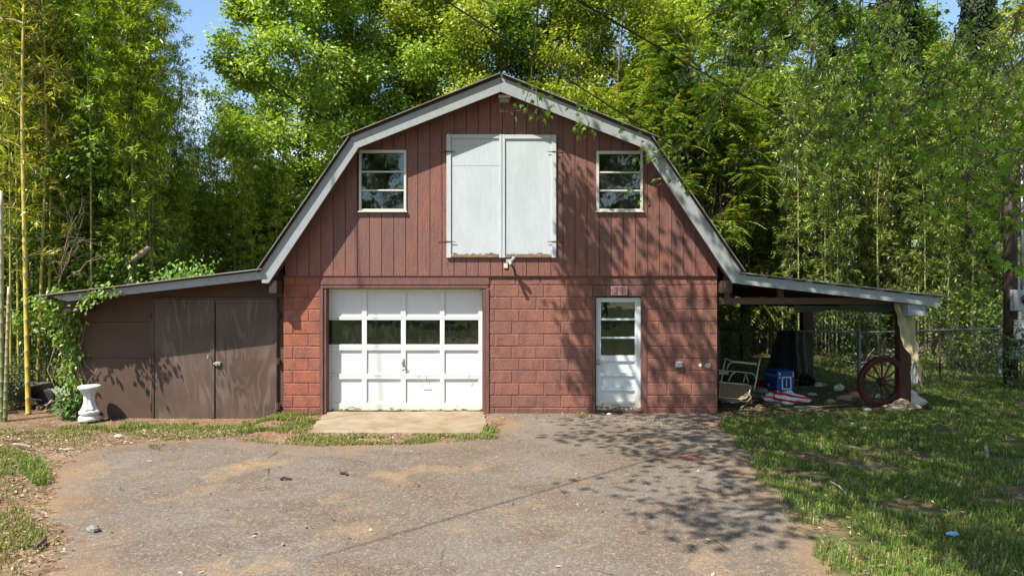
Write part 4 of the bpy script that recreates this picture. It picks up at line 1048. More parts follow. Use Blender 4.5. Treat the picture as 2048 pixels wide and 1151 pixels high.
for k, (px, py, sx, sz, mt, lb) in enumerate([(1545, 812, .16, .06, simple('brown_debris', (.10, .065, .04), .9, .2, .3, 14), 'brown clod of debris in front of the red and white sack'), (1625, 790, .07, .03, palem, 'small pale scrap between the sack and the pale cloth scrap'), (1500, 812, .10, .05, simple('dark_debris', (.035, .03, .025), .9), 'dark lump below the front edge of the glider'), (1560, 776, .10, .10, simple('dark_brown_cloth', (.05, .035, .025), .9), 'dark brown bundle against the lower corner of the carton'), (1660, 806, .09, .04, ochre, 'small ochre scrap on bare dirt left of the wheel'), (1612, 770, .16, .14, blackm, 'black heap right of the blue carton'), (1735, 822, .08, .03, palem, 'thin pale scrap below the wheel rim')]):
    p = gpt(px, py); crumple('scrap', (p.x, p.y, sz * .6), (sx, sx * .7, sz), mt, lb, 'scrap', 60 + k, 14, .55)

def stick(px0, py0, px1, py1, r, label, mat='twig', bend=.03, name='stick', z=.02):
    a, c = gpt(px0, py0), gpt(px1, py1); m_ = (a + c) / 2 + Vector((rnd.uniform(-bend, bend), rnd.uniform(-bend, bend), 0))
    b = MB(); b.tube([Vector((a.x, a.y, r + z)), Vector((m_.x, m_.y, r + z + bend * .4)), Vector((c.x, c.y, r + z))], [r, r * .95, r * .7], 7)
    return tag(b.build(name, MAT[mat], loc=(m_.x, m_.y, 0)), label, 'stick')
stick(1482, 818, 1515, 803, .012, 'pale bent stick below the metal glider', bend=.12)
stick(1600, 824, 1700, 812, .012, 'long thin pale stick pointing at the wheel on the carport dirt', bend=.05)
stick(1530, 822, 1570, 808, .010, 'thin brown stick just below the brown clod', 'bark', bend=.06)
stick(1588, 817, 1640, 817, .014, 'straight pale stick in front of the red and white sack')
stick(1971, 900, 1975, 926, .022, 'short upright grey stick lying in the right lawn', bend=.02, z=.05)
stick(561, 963, 583, 962, .016, 'dark stick on the asphalt, left one of two', 'darkwood', name='stick', z=.012)
stick(681, 950, 694, 954, .016, 'dark stick on the asphalt, right one of two', 'darkwood', z=.012)
stick(505, 1070, 522, 1074, .006, 'thin pale twig on the asphalt', z=.012)
stick(28, 893, 62, 898, .022, 'pale broken bamboo piece on the leaf litter', z=.012)
stick(70, 1105, 90, 1088, .02, 'brown stick on the litter beside the asphalt', 'bark')
stick(1660, 975, 1692, 1000, .008, 'thin dry stalk lying across the right lawn', z=.06)
p = gpt(188, 1066); crumple('stone', (p.x, p.y, .035), (.055, .035, .03), simple('pale_grey_stone', (.20, .185, .16), .9, .2, .3, 30), 'pale grey stone on the left edge of the asphalt', 'stone', 31, 10, .45)
p = gpt(238, 874); crumple('paper_scrap', (p.x, p.y, .02), (.055, .04, .02), MAT['cream'], 'white paper scrap in the grass before the shed wall', 'scrap', 32, 10, .4)
p = gpt(138, 900); crumple('stone', (p.x, p.y, .015), (.07, .05, .02), simple('pale_stone', (.26, .22, .185), .9), 'flat pale stone in the leaf litter beside the driveway corner', 'stone', 33, 10, .3)
p = gpt(1904, 1083); crumple('litter_wrapper', (p.x, p.y, .07), (.045, .03, .02), simple('light_blue_wrapper', (.16, .38, .55), .5), 'light blue wrapper in the right lawn', 'litter', 34, 10, .3)
p = gpt(1218, 831); crumple('white_scrap', (p.x, p.y, .03), (.045, .03, .018), MAT['plastic_white'], 'white scrap just outside the entry door', 'scrap', 35, 10, .4)

# ------------------------------------------------------------------ chain-link fence
fn = thing('chain_link_fence', 'galvanised chain-link fence with top rail behind the carport', 'fence', (7.22, 2.8, 0))
FP = [at(1436, 0, 15.6), at(1718, 0, 14.2), at(2000, 0, 15.7)]
FP = [Vector((p.x, p.y, 0)) for p in FP]
FH = 1.17
for i, p in enumerate(FP):
    r = .038 if i else .03
    b = MB(); b.tube([p + Vector((0, 0, -.1)), p + Vector((0, 0, FH + .02)), p + Vector((0, 0, FH + .045)), p + Vector((0, 0, FH + .07))], [r, r, r * 1.15, r * .5], 12); b.build('post', MAT['railm'], fn, smooth=False)
for a, c in ((FP[0], FP[1]), (FP[1], FP[2])):
    b = MB(); b.tube([a + Vector((0, 0, FH)), c + Vector((0, 0, FH))], .022, 8); b.build('top_rail', MAT['railm'], fn, smooth=True)
    L = (c - a).length; u = (c - a) / L; side = Vector((-u.y, u.x, 0)) * .008
    b = MB(); s = .075
    k = -FH
    while k < L:
        for sg_ in (1, -1):
            t0, t1 = max(0, k), min(L, k + FH)
            if t1 - t0 > .02:
                z0, z1 = (t0 - k, t1 - k) if sg_ > 0 else (FH - (t0 - k), FH - (t1 - k))
                pa, pb = a + u * t0 + side * sg_ + Vector((0, 0, z0 - .02)), a + u * t1 + side * sg_ + Vector((0, 0, z1 - .02))
                b.tube([pa, pb], .0016, 3, cap=False)
        k += s
    b.build('chain_link_mesh', MAT['wire'], fn)
mp = at(1880, 0, 15.0); b = MB(); b.tube([(mp.x, mp.y, -.1), (mp.x, mp.y, FH)], .022, 8); b.build('post', MAT['rust'], fn)

# ------------------------------------------------------------------ pole, meter and neighbour's house at the right edge
ud = 14.6
up = at(2021, 600, ud)
pole = thing('utility_pole', 'dark timber utility pole at the right edge with a grey conduit', 'utility pole', (up.x, up.y, 0))
b = MB(); b.tube([(up.x, up.y, -.2), (up.x, up.y, 3), (up.x + .01, up.y, 4.5)], [.135, .125, .115], 14); b.build('shaft', MAT['darkwood'], pole, smooth=True)
b = MB(); x = up.x + .17; b.tube([(x, up.y - .1, 2.0), (x, up.y - .1, 4.7)], .028, 10); b.build('conduit', MAT['steel'], pole, smooth=True)
mtr = thing('electric_meter', 'grey electric meter box on the utility pole', 'meter', (up.x + .2, up.y - .15, 1.6))
p = at(2038, 600, ud - .2); b = MB(); b.box(p.x - .17, p.y - .1, p.z - .22, p.x + .17, p.y + .03, p.z + .22, .012); b.build('meter_box', MAT['grey'], mtr)
b = MB(); b.tube([(p.x + .06, p.y - .1, p.z + .02), (p.x + .06, p.y - .17, p.z + .02), (p.x + .06, p.y - .2, p.z + .02)], [.1, .1, .07], 18); b.build('meter_dial', MAT['glass'], mtr, smooth=True)
p = at(2042, 660, ud - .2); bx2 = MB(); bx2.box(p.x - .13, p.y - .08, p.z - .22, p.x + .16, p.y + .03, p.z + .22, .01); tag(bx2.build('breaker_box', MAT['grey'], loc=(p.x, p.y, p.z - .22)), 'tall grey breaker box below the electric meter', 'breaker box')
p = at(2031, 706, ud - .2); bx3 = MB(); bx3.box(p.x - .12, p.y - .06, p.z - .12, p.x + .11, p.y + .03, p.z + .13, .008); bx3.box(p.x - .125, p.y - .075, p.z + .125, p.x + .115, p.y + .03, p.z + .14)
tag(bx3.build('cable_box', MAT['grey'], loc=(p.x, p.y, p.z - .12)), 'small grey cable box lowest on the utility pole', 'cable box')
hd = 19.5
nh = thing('neighbour_house', 'grey eaved house corner behind the utility pole', 'house', tuple(Vector((at(2040, 0, hd).x, at(2040, 0, hd).y, 0))))
e0 = at(1996, 492, hd); e1 = at(2040, 472, hd)
b = MB(); wx = at(2034, 0, hd).x; b.box(wx, hd + CY + .3, 0, wx + 5, hd + CY + 1.5, e0.z + .1); b.build('wall', simple('grey_siding', (.3, .31, .31), .8), nh)
sl_ = (e1.z - e0.z) / (e1.x - e0.x)
b = MB(); b.prism([(e0.x, e0.z), (e0.x + 5, e0.z + 5 * sl_), (e0.x + 5, e0.z + 5 * sl_ + .1), (e0.x - .02, e0.z + .10)], hd + CY, hd + CY + 1.7); b.build('roof', simple('dark_shingle', (.05, .05, .05), .9), nh)
b = MB(); b.prism([(e0.x, e0.z - .16), (e0.x + 3, e0.z - .16 + 1.0 * sl_), (e0.x + 3, e0.z + 3 * sl_ - .004), (e0.x, e0.z - .004)], hd + CY + .02, hd + CY + .05); b.build('gable_trim', MAT['fascia'], nh)
b = MB(); b.box(e0.x - .14, hd + CY + .0, e0.z - .10, e0.x - .005, hd + CY + 1.6, e0.z + .05, .02); b.build('gutter', MAT['fascia'], nh)
b = MB(); b.tube([(e0.x + .3, hd + CY + .2, e0.z - .2), (wx - .05, hd + CY + .28, e0.z - .55), (wx - .05, hd + CY + .28, 0)], .04, 8); b.build('downpipe', MAT['fascia'], nh)

# overhead cables
def cable(name, pts, r, label):
    P = [Vector(p) for p in pts[:2]]; out = []
    n = 40
    for i in range(n + 1):
        t = i / n; p = P[0].lerp(P[1], t); p.z -= .5 * 4 * t * (1 - t) * pts[2]; out.append(p)
    b = MB(); b.tube(out, r, 6); return tag(b.build(name, simple(name + '_rubber', (.015, .015, .015), .6), loc=tuple(out[0])), label, 'cable')
c0, c1 = at(815, 0, 12.3), at(1440, 352, 20.5); dv = (c1 - c0)
cable('power_cable', (c0 - dv * .9 + Vector((0, 0, 1.0)), c1 + dv * .12, .25), .016, 'black overhead cable passing low over the right roof slope')
c0, c1 = at(1180, 0, 7.6), at(1640, 270, 11.8); dv = (c1 - c0)
cable('service_cable', (c0 - dv * 1.2, c1 + dv * .5, .18), .011, 'thick black overhead cable running into the trees on the right')

# ------------------------------------------------------------------ birdbath pedestal, tub, plank on the left
pb = gpt(179, 838, -.06)
pd = thing('pedestal', 'white fluted concrete birdbath pedestal without bowl beside the shed', 'pedestal', (pb.x, pb.y, -.07))
pd.scale = (.92, .92, .95)
conc = simple('white_painted_concrete', (.60, .60, .56), .75, .3, .2, 9, .4, 60)
flute = lambda k, t: 1 + .075 * math.sin(8 * t + k * .5)
b = MB(); b.lathe([(.175, 0), (.18, .03), (.165, .07), (.14, .085), (.135, .10), (.165, .115), (.17, .15), (.15, .175)], (pb.x, pb.y, -.07), 28); b.build('base', conc, pd, smooth=False)
b = MB(); b.lathe([(.145, .175), (.125, .21), (.105, .26), (.09, .31), (.085, .36), (.088, .41), (.098, .46), (.12, .50), (.15, .525)], (pb.x, pb.y, -.07), 48, flute); b.build('shaft', conc, pd, smooth=True)
b = MB(); b.lathe([(.14, .52), (.165, .535), (.178, .55), (.182, .575), (.176, .595), (.15, .60)], (pb.x, pb.y, -.07), 40, lambda k, t: 1 + (.025 * math.sin(18 * t) if 1 < k < 5 else 0)); b.build('cap', conc, pd, smooth=True)

tb0 = at(40, 780, 12.5)
wb = thing('wheelbarrow', 'black plastic wheelbarrow tub among the bamboo left of the shed', 'wheelbarrow', (tb0.x, tb0.y, -.06))
def frus(x0, x1, y0, y1, z0, X0, X1, Y0, Y1, z1, th=.012):
    b = MB()
    lo = [(x0, y0, z0), (x1, y0, z0), (x1, y1, z0), (x0, y1, z0)]; hi = [(X0, Y0, z1), (X1, Y0, z1), (X1, Y1, z1), (X0, Y1, z1)]
    lo2 = [(x0 + th, y0 + th, z0 + th), (x1 - th, y0 + th, z0 + th), (x1 - th, y1 - th, z0 + th), (x0 + th, y1 - th, z0 + th)]; hi2 = [(X0 + th, Y0 + th, z1), (X1 - th, Y0 + th, z1), (X1 - th, Y1 - th, z1), (X0 + th, Y1 - th, z1)]
    v = lo + hi + lo2 + hi2
    q = [(3, 2, 1, 0), (8, 9, 10, 11)]
    for i in range(4):
        j = (i + 1) % 4; q += [(i, j, 4 + j, 4 + i), (8 + j, 8 + i, 12 + i, 12 + j), (4 + i, 4 + j, 12 + j, 12 + i)]
    return b.add(v, q)
frus(tb0.x - .25, tb0.x + .20, tb0.y - .2, tb0.y + .2, .04, tb0.x - .40, tb0.x + .40, tb0.y - .32, tb0.y + .32, .34).build('tub', simple('black_tub_plastic', (.022, .022, .024), .45, .5), wb)
for s in (-1, 1):
    b = MB(); b.tube([(tb0.x - .75, tb0.y + s * .26, .33), (tb0.x - .3, tb0.y + s * .24, .20), (tb0.x + .45, tb0.y + s * .06, .06)], .018, 8); b.build('handle', MAT['steel'], wb, smooth=True)
    b = MB(); b.tube([(tb0.x - .2, tb0.y + s * .2, .12), (tb0.x - .22, tb0.y + s * .22, -.08)], .015, 8); b.build('leg', MAT['steel'], wb)
b = MB(); b.tube([(tb0.x + .47, tb0.y - .04, .08), (tb0.x + .47, tb0.y - .02, .08), (tb0.x + .47, tb0.y + .02, .08), (tb0.x + .47, tb0.y + .04, .08)], [.14, .17, .17, .14], 20); b.build('wheel', simple('tyre_rubber', (.02, .02, .02), .8), wb)
p0, p1 = at(82, 785, 13.4), at(145, 783, 13.2)
b = MB(); b.slab([p0 + Vector((0, -.04, .08)), p0 + Vector((0, -.05, -.05)), p1 + Vector((0, -.05, -.05)), p1 + Vector((0, -.04, .08))], .04)
tag(b.build('plank_board', MAT['fascia'], loc=tuple(p0)), 'grey board propped level between the tub and the shed', 'board')
for k in range(9):
    a = gpt(85 + rnd.uniform(-12, 20), 822 + rnd.uniform(-5, 5), -.08); c = gpt(128 + rnd.uniform(-14, 8), 806 + rnd.uniform(-4, 8), -.08)
    b = MB(); b.tube([a + Vector((0, 0, .03 + .01 * k)), (a + c) / 2 + Vector((0, rnd.uniform(-.05, .05), .05 + .012 * k)), c + Vector((0, 0, .04 + .012 * k))], [.016, .014, .01], 6)
    tag(b.build('dry_branch', MAT['twig'], loc=tuple(a)), 'dry brown branch lying in the brush heap left of the pedestal', 'branch', 'dry branches heaped left of the pedestal')

# ------------------------------------------------------------------ vegetation
def unit(v): return v / (np.linalg.norm(v, axis=-1, keepdims=True) + 1e-9)
def tints(n, a, b, rng, spread=.18, hue=None, hamt=0.0):
    """leaf colours between a and b, some leaves pulled towards hue"""
    t = rng.random((n, 1)); c = np.array(a) * (1 - t) + np.array(b) * t
    c = c * (1 + rng.normal(0, spread, (n, 1)))
    if hue is not None:
        k = (rng.random((n, 1)) < hamt); c = np.where(k, np.array(hue) * (.8 + .4 * rng.random((n, 1))), c)
    return np.clip(c, 0.004, 0.9)

def bamboo_proto(name, H, r0, n_leaf, seed, colA, colB, first=2.0, spread=.75, leafL=.165, cul=(0.20, 0.19, 0.045), droop=.9, top_arch=.9):
    rng = np.random.default_rng(seed)
    az = rng.uniform(0, 6.28)
    nn = int(H / .27); zs = []; rs = []; cs = []
    for k in range(nn):
        z = k * H / nn; t = k / nn; r = r0 * (1 - .85 * t ** 1.3)
        for dz, rr, c in ((0.0, 1.0, (.42, .42, .30)), (.018, 1.16, (.30, .28, .12)), (.03, .97, cul), (H / nn - .02, .97, cul)):
            zs.append(z + dz); rs.append(r * rr); cs.append(c)
    zs = np.array(zs); t = zs / H
    bend = top_arch * np.maximum(0, t - .45) ** 2 * 3.0 + rng.uniform(-.25, .25) * t
    P = np.stack([np.cos(az) * bend, np.sin(az) * bend, zs - .35 * top_arch * np.maximum(0, t - .6) ** 2 * 3], 1)
    cm = MB(); cm.tube(P, rs, 7, np.array(cs) * rng.uniform(.85, 1.15))
    lm = MB(); LP = []; LD = []; LC_ = []
    nb = [k for k in range(nn) if k * H / nn > first]
    wts = np.array([.35 + 1.0 * math.sin(min(1, (k * H / nn - first) / (H - first) * 1.0) * 2.6) for k in nb]); wts /= wts.sum()
    for k, wt in zip(nb, wts):
        i = min(len(P) - 1, k * 4 + 1); base = P[i]
        for side in range(2):
            a = (k % 2) * math.pi + side * 0.9 + rng.normal(0, .6) + az
            L = spread * rng.uniform(.55, 1.25) * (1 - .45 * k / nn)
            d = np.array([math.cos(a), math.sin(a), rng.uniform(.35, .9)]); d /= np.linalg.norm(d)
            n_ = 5; pts = [base + d * L * s_ / (n_ - 1) + np.array([0, 0, -droop * L * .55 * (s_ / (n_ - 1)) ** 2]) for s_ in range(n_)]
            cm.tube(pts, [.006, .005, .004, .003, .002], 3, np.array(cul) * .9, cap=False)
            m = int(round(n_leaf * wt / 2)); 
            ng = max(1, m // 6)
            for g in range(ng):
                s_ = rng.uniform(.25, 1.05); q = base + d * L * s_ + np.array([0, 0, -droop * L * .55 * s_ ** 2]) + rng.normal(0, .09, 3)
                b = d * .6 + rng.normal(0, .55, 3); b[2] -= .35
                ct = float(np.exp(rng.normal(0, .42)))
                for _ in range(6):
                    LP.append(q + rng.normal(0, .03, 3)); LD.append(b + rng.normal(0, .42, 3)); LC_.append(ct)
    LP = np.array(LP); LD = unit(np.array(LD)); N = len(LP)
    nr = unit(rng.normal(0, .55, (N, 3)) + np.array([0, 0, 1.0]))
    col = tints(N, colA, colB, rng, .22, (.34, .27, .07), .03) * np.array(LC_)[:, None]; col = np.clip(col, .004, .6)
    lm.leaves(LP, LD, nr, rng.uniform(.65, 1.25, N) * leafL, rng.uniform(.75, 1.2, N) * leafL * .17, col, .10, .38)
    return cm, lm
def add_bamboo(proto, label, loc, rz=0, s=1.0, group=None, name='bamboo_culm'):
    t = thing(name, label, 'bamboo', loc, group); t.rotation_euler = (0, 0, rz); t.scale = (s, s, s)
    obj_on('culm', proto[0], t, (0, 0, 0)); obj_on('foliage', proto[1], t, (0, 0, 0))
    return t
def mesh_of(mb, name, mat, smooth=False):
    o = mb.build(name, mat, smooth=smooth); me = o.data; bpy.data.objects.remove(o); return me
YG = ((.16, .25, .012), (.37, .44, .035)); OG = ((.080, .16, .012), (.22, .31, .028)); PG = ((.030, .070, .010), (.27, .32, .070))
def protoset(n, H, cols, seed, nl, **kw):
    out = []
    for k in range(n):
        c, l = bamboo_proto('b', H * (1 + .08 * math.sin(k * 2.1)), .024 + .004 * (k % 3), nl, seed + k, *cols, **kw)
        out.append((mesh_of(c, 'culm', MAT['culm'], True), mesh_of(l, 'foliage', MAT['bleaf'])))
    return out
BL = protoset(5, 10.5, YG, 100, 4600, first=3.0, spread=.85)
BY = protoset(3, 9.8, ((.16, .22, .012), (.37, .40, .035)), 160, 2600, first=3.2, spread=.9, leafL=.175, cul=(.36, .30, .04))
BD = protoset(3, 9.5, OG, 140, 4400, first=2.2, spread=.85)
BR = protoset(5, 10.0, PG, 180, 4600, first=1.3, spread=.95, droop=1.15, leafL=.175, cul=(.16, .165, .05))

def place(px, d): return ((px - 1024) / F * d, CY + d)
# two tall yellow culms close by at the left edge
pc, pl = bamboo_proto('near', 9.5, .043, 2300, 31, (.14, .145, .012), (.27, .245, .03), first=2.4, spread=1.0, leafL=.19, cul=(.42, .31, .035), droop=.8, top_arch=.3)
near1 = (mesh_of(pc, 'culm', MAT['culm'], True), mesh_of(pl, 'foliage', MAT['bleaf']))
pc, pl = bamboo_proto('near', 9.0, .038, 1700, 37, (.13, .145, .012), (.25, .23, .03), first=3.4, spread=1.0, leafL=.18, cul=(.36, .29, .035), droop=.8, top_arch=-.3)
near2 = (mesh_of(pc, 'culm', MAT['culm'], True), mesh_of(pl, 'foliage', MAT['bleaf']))
x, y = place(57, 11.9); add_bamboo(near1, 'thick bright yellow bamboo culm rising in front of the black tub', (x, y, -.1), .6, 1.0, 'yellow bamboo culms by the tub')
x, y = place(74, 13.6); b_ = add_bamboo(near2, 'thick yellow bamboo culm leaning behind the black tub', (x, y, -.1), 2.6, 1.0, 'yellow bamboo culms by the tub'); b_.rotation_euler = (0, math.radians(-3.0), 2.6)
def cut_culm(px, py0, py1, d, r, label, cols, lean=0.0):
    p0, p1 = at(px, py0, d), at(px + lean, py1, d); b = MB(); n = 16; pts = []; rr = []; cc = []
    for k in range(n):
        for f, m in ((0, 1.12), (.06, .98), (.94, .98)):
            t = (k + f) / n; pts.append(p0.lerp(p1, t)); rr.append(r * m * (1 - .25 * t)); cc.append(np.array(cols[0]) * (1 - t) + np.array(cols[1]) * t if f else np.array((.45, .42, .32)))
    b.tube(pts, rr, 10, np.array(cc)); return tag(b.build('bamboo_pole', MAT['culm'], loc=tuple(p0), smooth=True), label, 'bamboo')
cut_culm(4, 850, 380, 11.3, .042, 'pale sheathed bamboo stem at the very left edge', ((.10, .15, .04), (.42, .34, .20)), -2)
cut_culm(10, 850, 572, 11.25, .034, 'shorter cut off bamboo stem with a pale sheath left of the tub', ((.10, .14, .04), (.44, .33, .17)), 8)
for px, d, lean, lb in ((268, 14.2, 3, 'yellow culm standing farthest left of the four behind the shed roof'), (284, 14.4, 8, 'yellow culm second from the left of the four behind the shed roof'), (304, 14.8, 8, 'yellow culm third from the left of the four behind the shed roof'), (311, 14.7, 10, 'yellow culm standing farthest right of the four behind the shed roof')):
    p0 = at(px, 0, d); p0.z = -.1
    t = add_bamboo(BL[int(px) % 5], lb, tuple(p0), px * .7, .93, 'yellow culms behind the shed roof'); t.rotation_euler = (0, math.radians(lean * .25), px * .7)

for px, d, k_, lb in ((22, 13.0, 0, 'slim yellowish culm just right of the cut bamboo stems'), (38, 13.6, 1, 'slim yellowish culm directly left of the two thick yellow ones'), (96, 13.9, 2, 'slim yellowish culm first to the right of the thick yellow ones'), (118, 14.3, 3, 'slim yellowish culm between the thick yellow ones and the shed creeper'), (-12, 13.2, 4, 'slim yellowish culm cut by the left edge of the picture')):
    x, y = place(px, d); add_bamboo(BY[k_ % 3], lb, (x, y, -.1), k_ * 1.3, .95, 'slim yellow culms at the left edge')
# the grove left of the barn
r = random.Random(11)
n = 0
def culm_tops(px):
    """how tall the grove stands along its length: lower where the sky shows"""
    if px < 240: return 1.12
    if px < 300: return 1.0
    if px < 335: return .80
    return .56
GL = 'slim bamboo culm in the grove left of the barn'
for k in range(64):
    px = r.uniform(-130, 560); d = r.uniform(14.5, 21) if px > 200 else r.uniform(13.6, 20)
    if px > 360: d = r.uniform(18, 25)
    x, y = place(px, d)
    if x > -4.3 and y < 9.5: continue
    if -8.6 < x and y < 7.2 and x > -6.6: y = 7.4 + r.random() * 4; 
    d2 = y - CY; pxx = 1024 + x / d2 * F
    add_bamboo(r.choice(BL if r.random() < .7 else BD), GL, (x, y, -.05), r.uniform(0, 6.28), culm_tops(pxx) * r.uniform(.9, 1.08) * (.55 + .45 * d2 / 16), 'bamboo culms in the grove left of the barn')
# the grove right of and behind the carport
GR = 'slim bamboo culm in the grove behind the carport'
for k in range(60):
    px = r.uniform(1380, 2160); d = r.uniform(17.5, 25)
    x, y = place(px, d)
    if y < BARN_BACK + .8 and x < 7.6: y = BARN_BACK + 1 + r.random() * 3
    add_bamboo(r.choice(BR), GR, (x, y, .05), r.uniform(0, 6.28), r.uniform(.72, 1.0), 'bamboo culms in the grove behind the carport')

# the dark mass of culms deep in both groves
def thicket(seed, boxes, nculm, nleaf, colA, colB, label):
    rng = np.random.default_rng(seed); cm = MB()
    for k in range(nculm):
        x0, x1, y0, y1, h = boxes[k % len(boxes)]
        x, y = rng.uniform(x0, x1), rng.uniform(y0, y1); a = rng.normal(0, .25, 2); H = h * rng.uniform(.7, 1.05); rr = rng.uniform(.015, .03)
        c = np.array((.13, .135, .04)) * rng.uniform(.5, 1.5)
        cm.tube([(x, y, -.1), (x + a[0] * .3, y + a[1] * .3, H * .5), (x + a[0], y + a[1], H)], [rr, rr * .8, rr * .3], 5, c, cap=False)
    P = []
    for x0, x1, y0, y1, h in boxes:
        m = nleaf // len(boxes); cl = m // 14
        cen = np.stack([rng.uniform(x0, x1, cl), rng.uniform(y0, y1, cl), h * rng.beta(1.6, 1.1, cl)], 1)
        P.append(np.repeat(cen, 14, 0) + rng.normal(0, .22, (cl * 14, 3)))
    P = np.concatenate(P); P[:, 2] = np.maximum(P[:, 2], .03); N = len(P)
    D = unit(rng.normal(0, .7, (N, 3)) + np.array([0, 0, -.4])); nr = unit(rng.normal(0, .6, (N, 3)) + np.array([0, 0, 1.]))
    cm2 = MB(); cm2.leaves(P, D, nr, rng.uniform(.12, .2, N), rng.uniform(.022, .036, N), tints(N, colA, colB, rng), .1)
    a = cm.build('bamboo_thicket', MAT['culm'], smooth=True); tag(a, label + ', stems', kind='stuff')
    c = cm2.build('thicket_foliage', MAT['bleaf']); tag(c, label + ', leaves', kind='stuff')
thicket(5, [(-19, -8.8, 6.5, 11, 7.5), (-15, -6, 9, 15, 6.0), (-9.5, -4.5, 9.2, 14, 4.4)], 260, 110000, *OG, 'dense mass of bamboo deep in the left grove')
thicket(6, [(3.5, 12, 11, 16, 6.5), (9, 20, 9, 15, 6.5), (4, 9, 9.6, 12, 5.5)], 240, 110000, (.055, .075, .013), (.16, .165, .04), 'dense mass of bamboo deep in the right grove')

# broad-leaved trees
def tree_proto(seed, H, r0, base, crown, nleaf, leafL, colA, colB, lean=(0, 0), n_limb=16, kind='leaf', aspect=.72, hue=None, hamt=0, up=.5, matname='leaf', clus=12, cspread=.20):
    rng = np.random.default_rng(seed); tm = MB(); lm = MB()
    n = 9; tt = np.linspace(0, 1, n)
    P = np.stack([lean[0] * tt ** 1.2 + np.cumsum(rng.normal(0, .06 * H / 10, n)), lean[1] * tt ** 1.2 + np.cumsum(rng.normal(0, .06 * H / 10, n)), tt * H], 1); P[0, :2] = 0
    R = r0 * (1 - .88 * tt); R[0] *= 1.25
    tm.tube(P, R, 9)
    anchors = []; adir = []
    def trunk_at(t): 
        i = min(n - 2, int(t * (n - 1))); f = t * (n - 1) - i; return P[i] * (1 - f) + P[i + 1] * f
    for k in range(n_limb):
        t = base + (1 - base) * ((k + .5) / n_limb); p0 = trunk_at(t); a = k * 2.39996 + rng.normal(0, .3)
        L = crown(t) * rng.uniform(.75, 1.15); el = up * (.4 + .9 * t) + rng.normal(0, .12)
        d = np.array([math.cos(a) * math.cos(el), math.sin(a) * math.cos(el), math.sin(el)])
        m = 6; s_ = np.linspace(0, 1, m); pts = p0 + d * L * s_[:, None] + np.stack([np.zeros(m), np.zeros(m), -.18 * L * s_ ** 2], 1) + np.cumsum(rng.normal(0, .035 * L, (m, 3)), 0) * s_[:, None]
        rr = max(.012, r0 * (1 - .85 * t) * .42); tm.tube(pts, rr * (1 - .8 * s_), 6, cap=False)
        for q in range(7):
            f = .25 + .75 * (q + rng.random()) / 7; i = min(m - 2, int(f * (m - 1))); g = f * (m - 1) - i; b0 = pts[i] * (1 - g) + pts[i + 1] * g
            dd = unit(d * .7 + rng.normal(0, .75, 3) + np.array([0, 0, .15])); L2 = L * rng.uniform(.22, .48) * (1.15 - .4 * f)
            mm = 4; s2 = np.linspace(0, 1, mm); p2 = b0 + dd * L2 * s2[:, None] + np.cumsum(rng.normal(0, .04 * L2, (mm, 3)), 0)
            tm.tube(p2, max(.006, rr * .35) * (1 - .7 * s2), 4, cap=False)
            for u in range(6):
                v = rng.uniform(.25, 1.05); anchors.append(b0 + dd * L2 * v + rng.normal(0, .10 * L2 + .03, 3)); adir.append(dd)
    A = np.array(anchors); AD = np.array(adir); ncl = max(1, nleaf // clus)
    idx = rng.integers(0, len(A), ncl)
    cen = A[idx] + rng.normal(0, .10, (ncl, 3)); dirs = AD[idx]
    if kind == 'frond':
        fr = 9; LP = []; LD = []; NR = []
        for c, dd in zip(cen, dirs):
            fd = unit(dd * .5 + rng.normal(0, .7, 3) + np.array([0, 0, .25])); L = rng.uniform(.35, .62)
            s1 = unit(np.cross(fd, np.array([0, 0, 1.])))
            for q in range(fr):
                f = (q + 1) / fr; p = c + fd * L * f + np.array([0, 0, -.45 * L * f * f])
                for sg in (-1, 1):
                    LP.append(p); LD.append(s1 * sg + fd * .45 + np.array([0, 0, -.35])); NR.append(np.array([0, 0, 1.]) + rng.normal(0, .25, 3))
        LP = np.array(LP); LD = unit(np.array(LD)); NR = unit(np.array(NR)); N = len(LP)
        lm.leaves(LP, LD, NR, rng.uniform(.8, 1.2, N) * leafL, leafL * .32, tints(N, colA, colB, rng, .2, hue, 0) if hue is None else np.repeat(tints(len(cen), colA, colB, rng, .15, hue, hamt), fr * 2, 0), .1, .35)
    else:
        N = ncl * clus
        C = np.repeat(cen, clus, 0); off = rng.normal(0, cspread, (N, 3)); off[:, 2] *= .55
        LP = C + off; LD = unit(np.repeat(dirs, clus, 0) * .35 + off / (cspread + 1e-6) * .5 + rng.normal(0, .45, (N, 3)) + np.array([0, 0, -.45]))
        NR = unit(rng.normal(0, .5, (N, 3)) + np.array([-.15, -.25, 1.]))
        ctint = 1 + rng.normal(0, .16, (ncl, 1)); col = tints(N, colA, colB, rng, .13, hue, hamt) * np.repeat(ctint, clus, 0)
        if kind == 'star': lm.stars(LP, LD, NR, rng.uniform(.75, 1.2, N) * leafL, np.clip(col, .003, .9))
        else: lm.leaves(LP, LD, NR, rng.uniform(.7, 1.25, N) * leafL, rng.uniform(.8, 1.15, N) * leafL * aspect, np.clip(col, .003, .9), .10, .42)
    return mesh_of(tm, 'trunk', MAT['bark'], True), mesh_of(lm, 'crown', MAT[matname])
def add_tree(proto, name, label, loc, rz=0, s=1.0, group=None, cat='tree'):
    t = thing(name, label, cat, loc, group); t.rotation_euler = (0, 0, rz); t.scale = (s, s, s)
    obj_on('trunk', proto[0], t, (0, 0, 0)); obj_on('crown', proto[1], t, (0, 0, 0)); return t
bulb = lambda R: (lambda t: R * (.55 + .75 * math.sin(max(0.05, min(1, t)) * 2.7)) * .85)
LIME = ((.13, .235, .022), (.33, .43, .055)); MIDG = ((.080, .165, .022), (.20, .29, .045)); DARKG = ((.030, .070, .010), (.075, .125, .02)); YEL = ((.165, .24, .020), (.37, .41, .055))
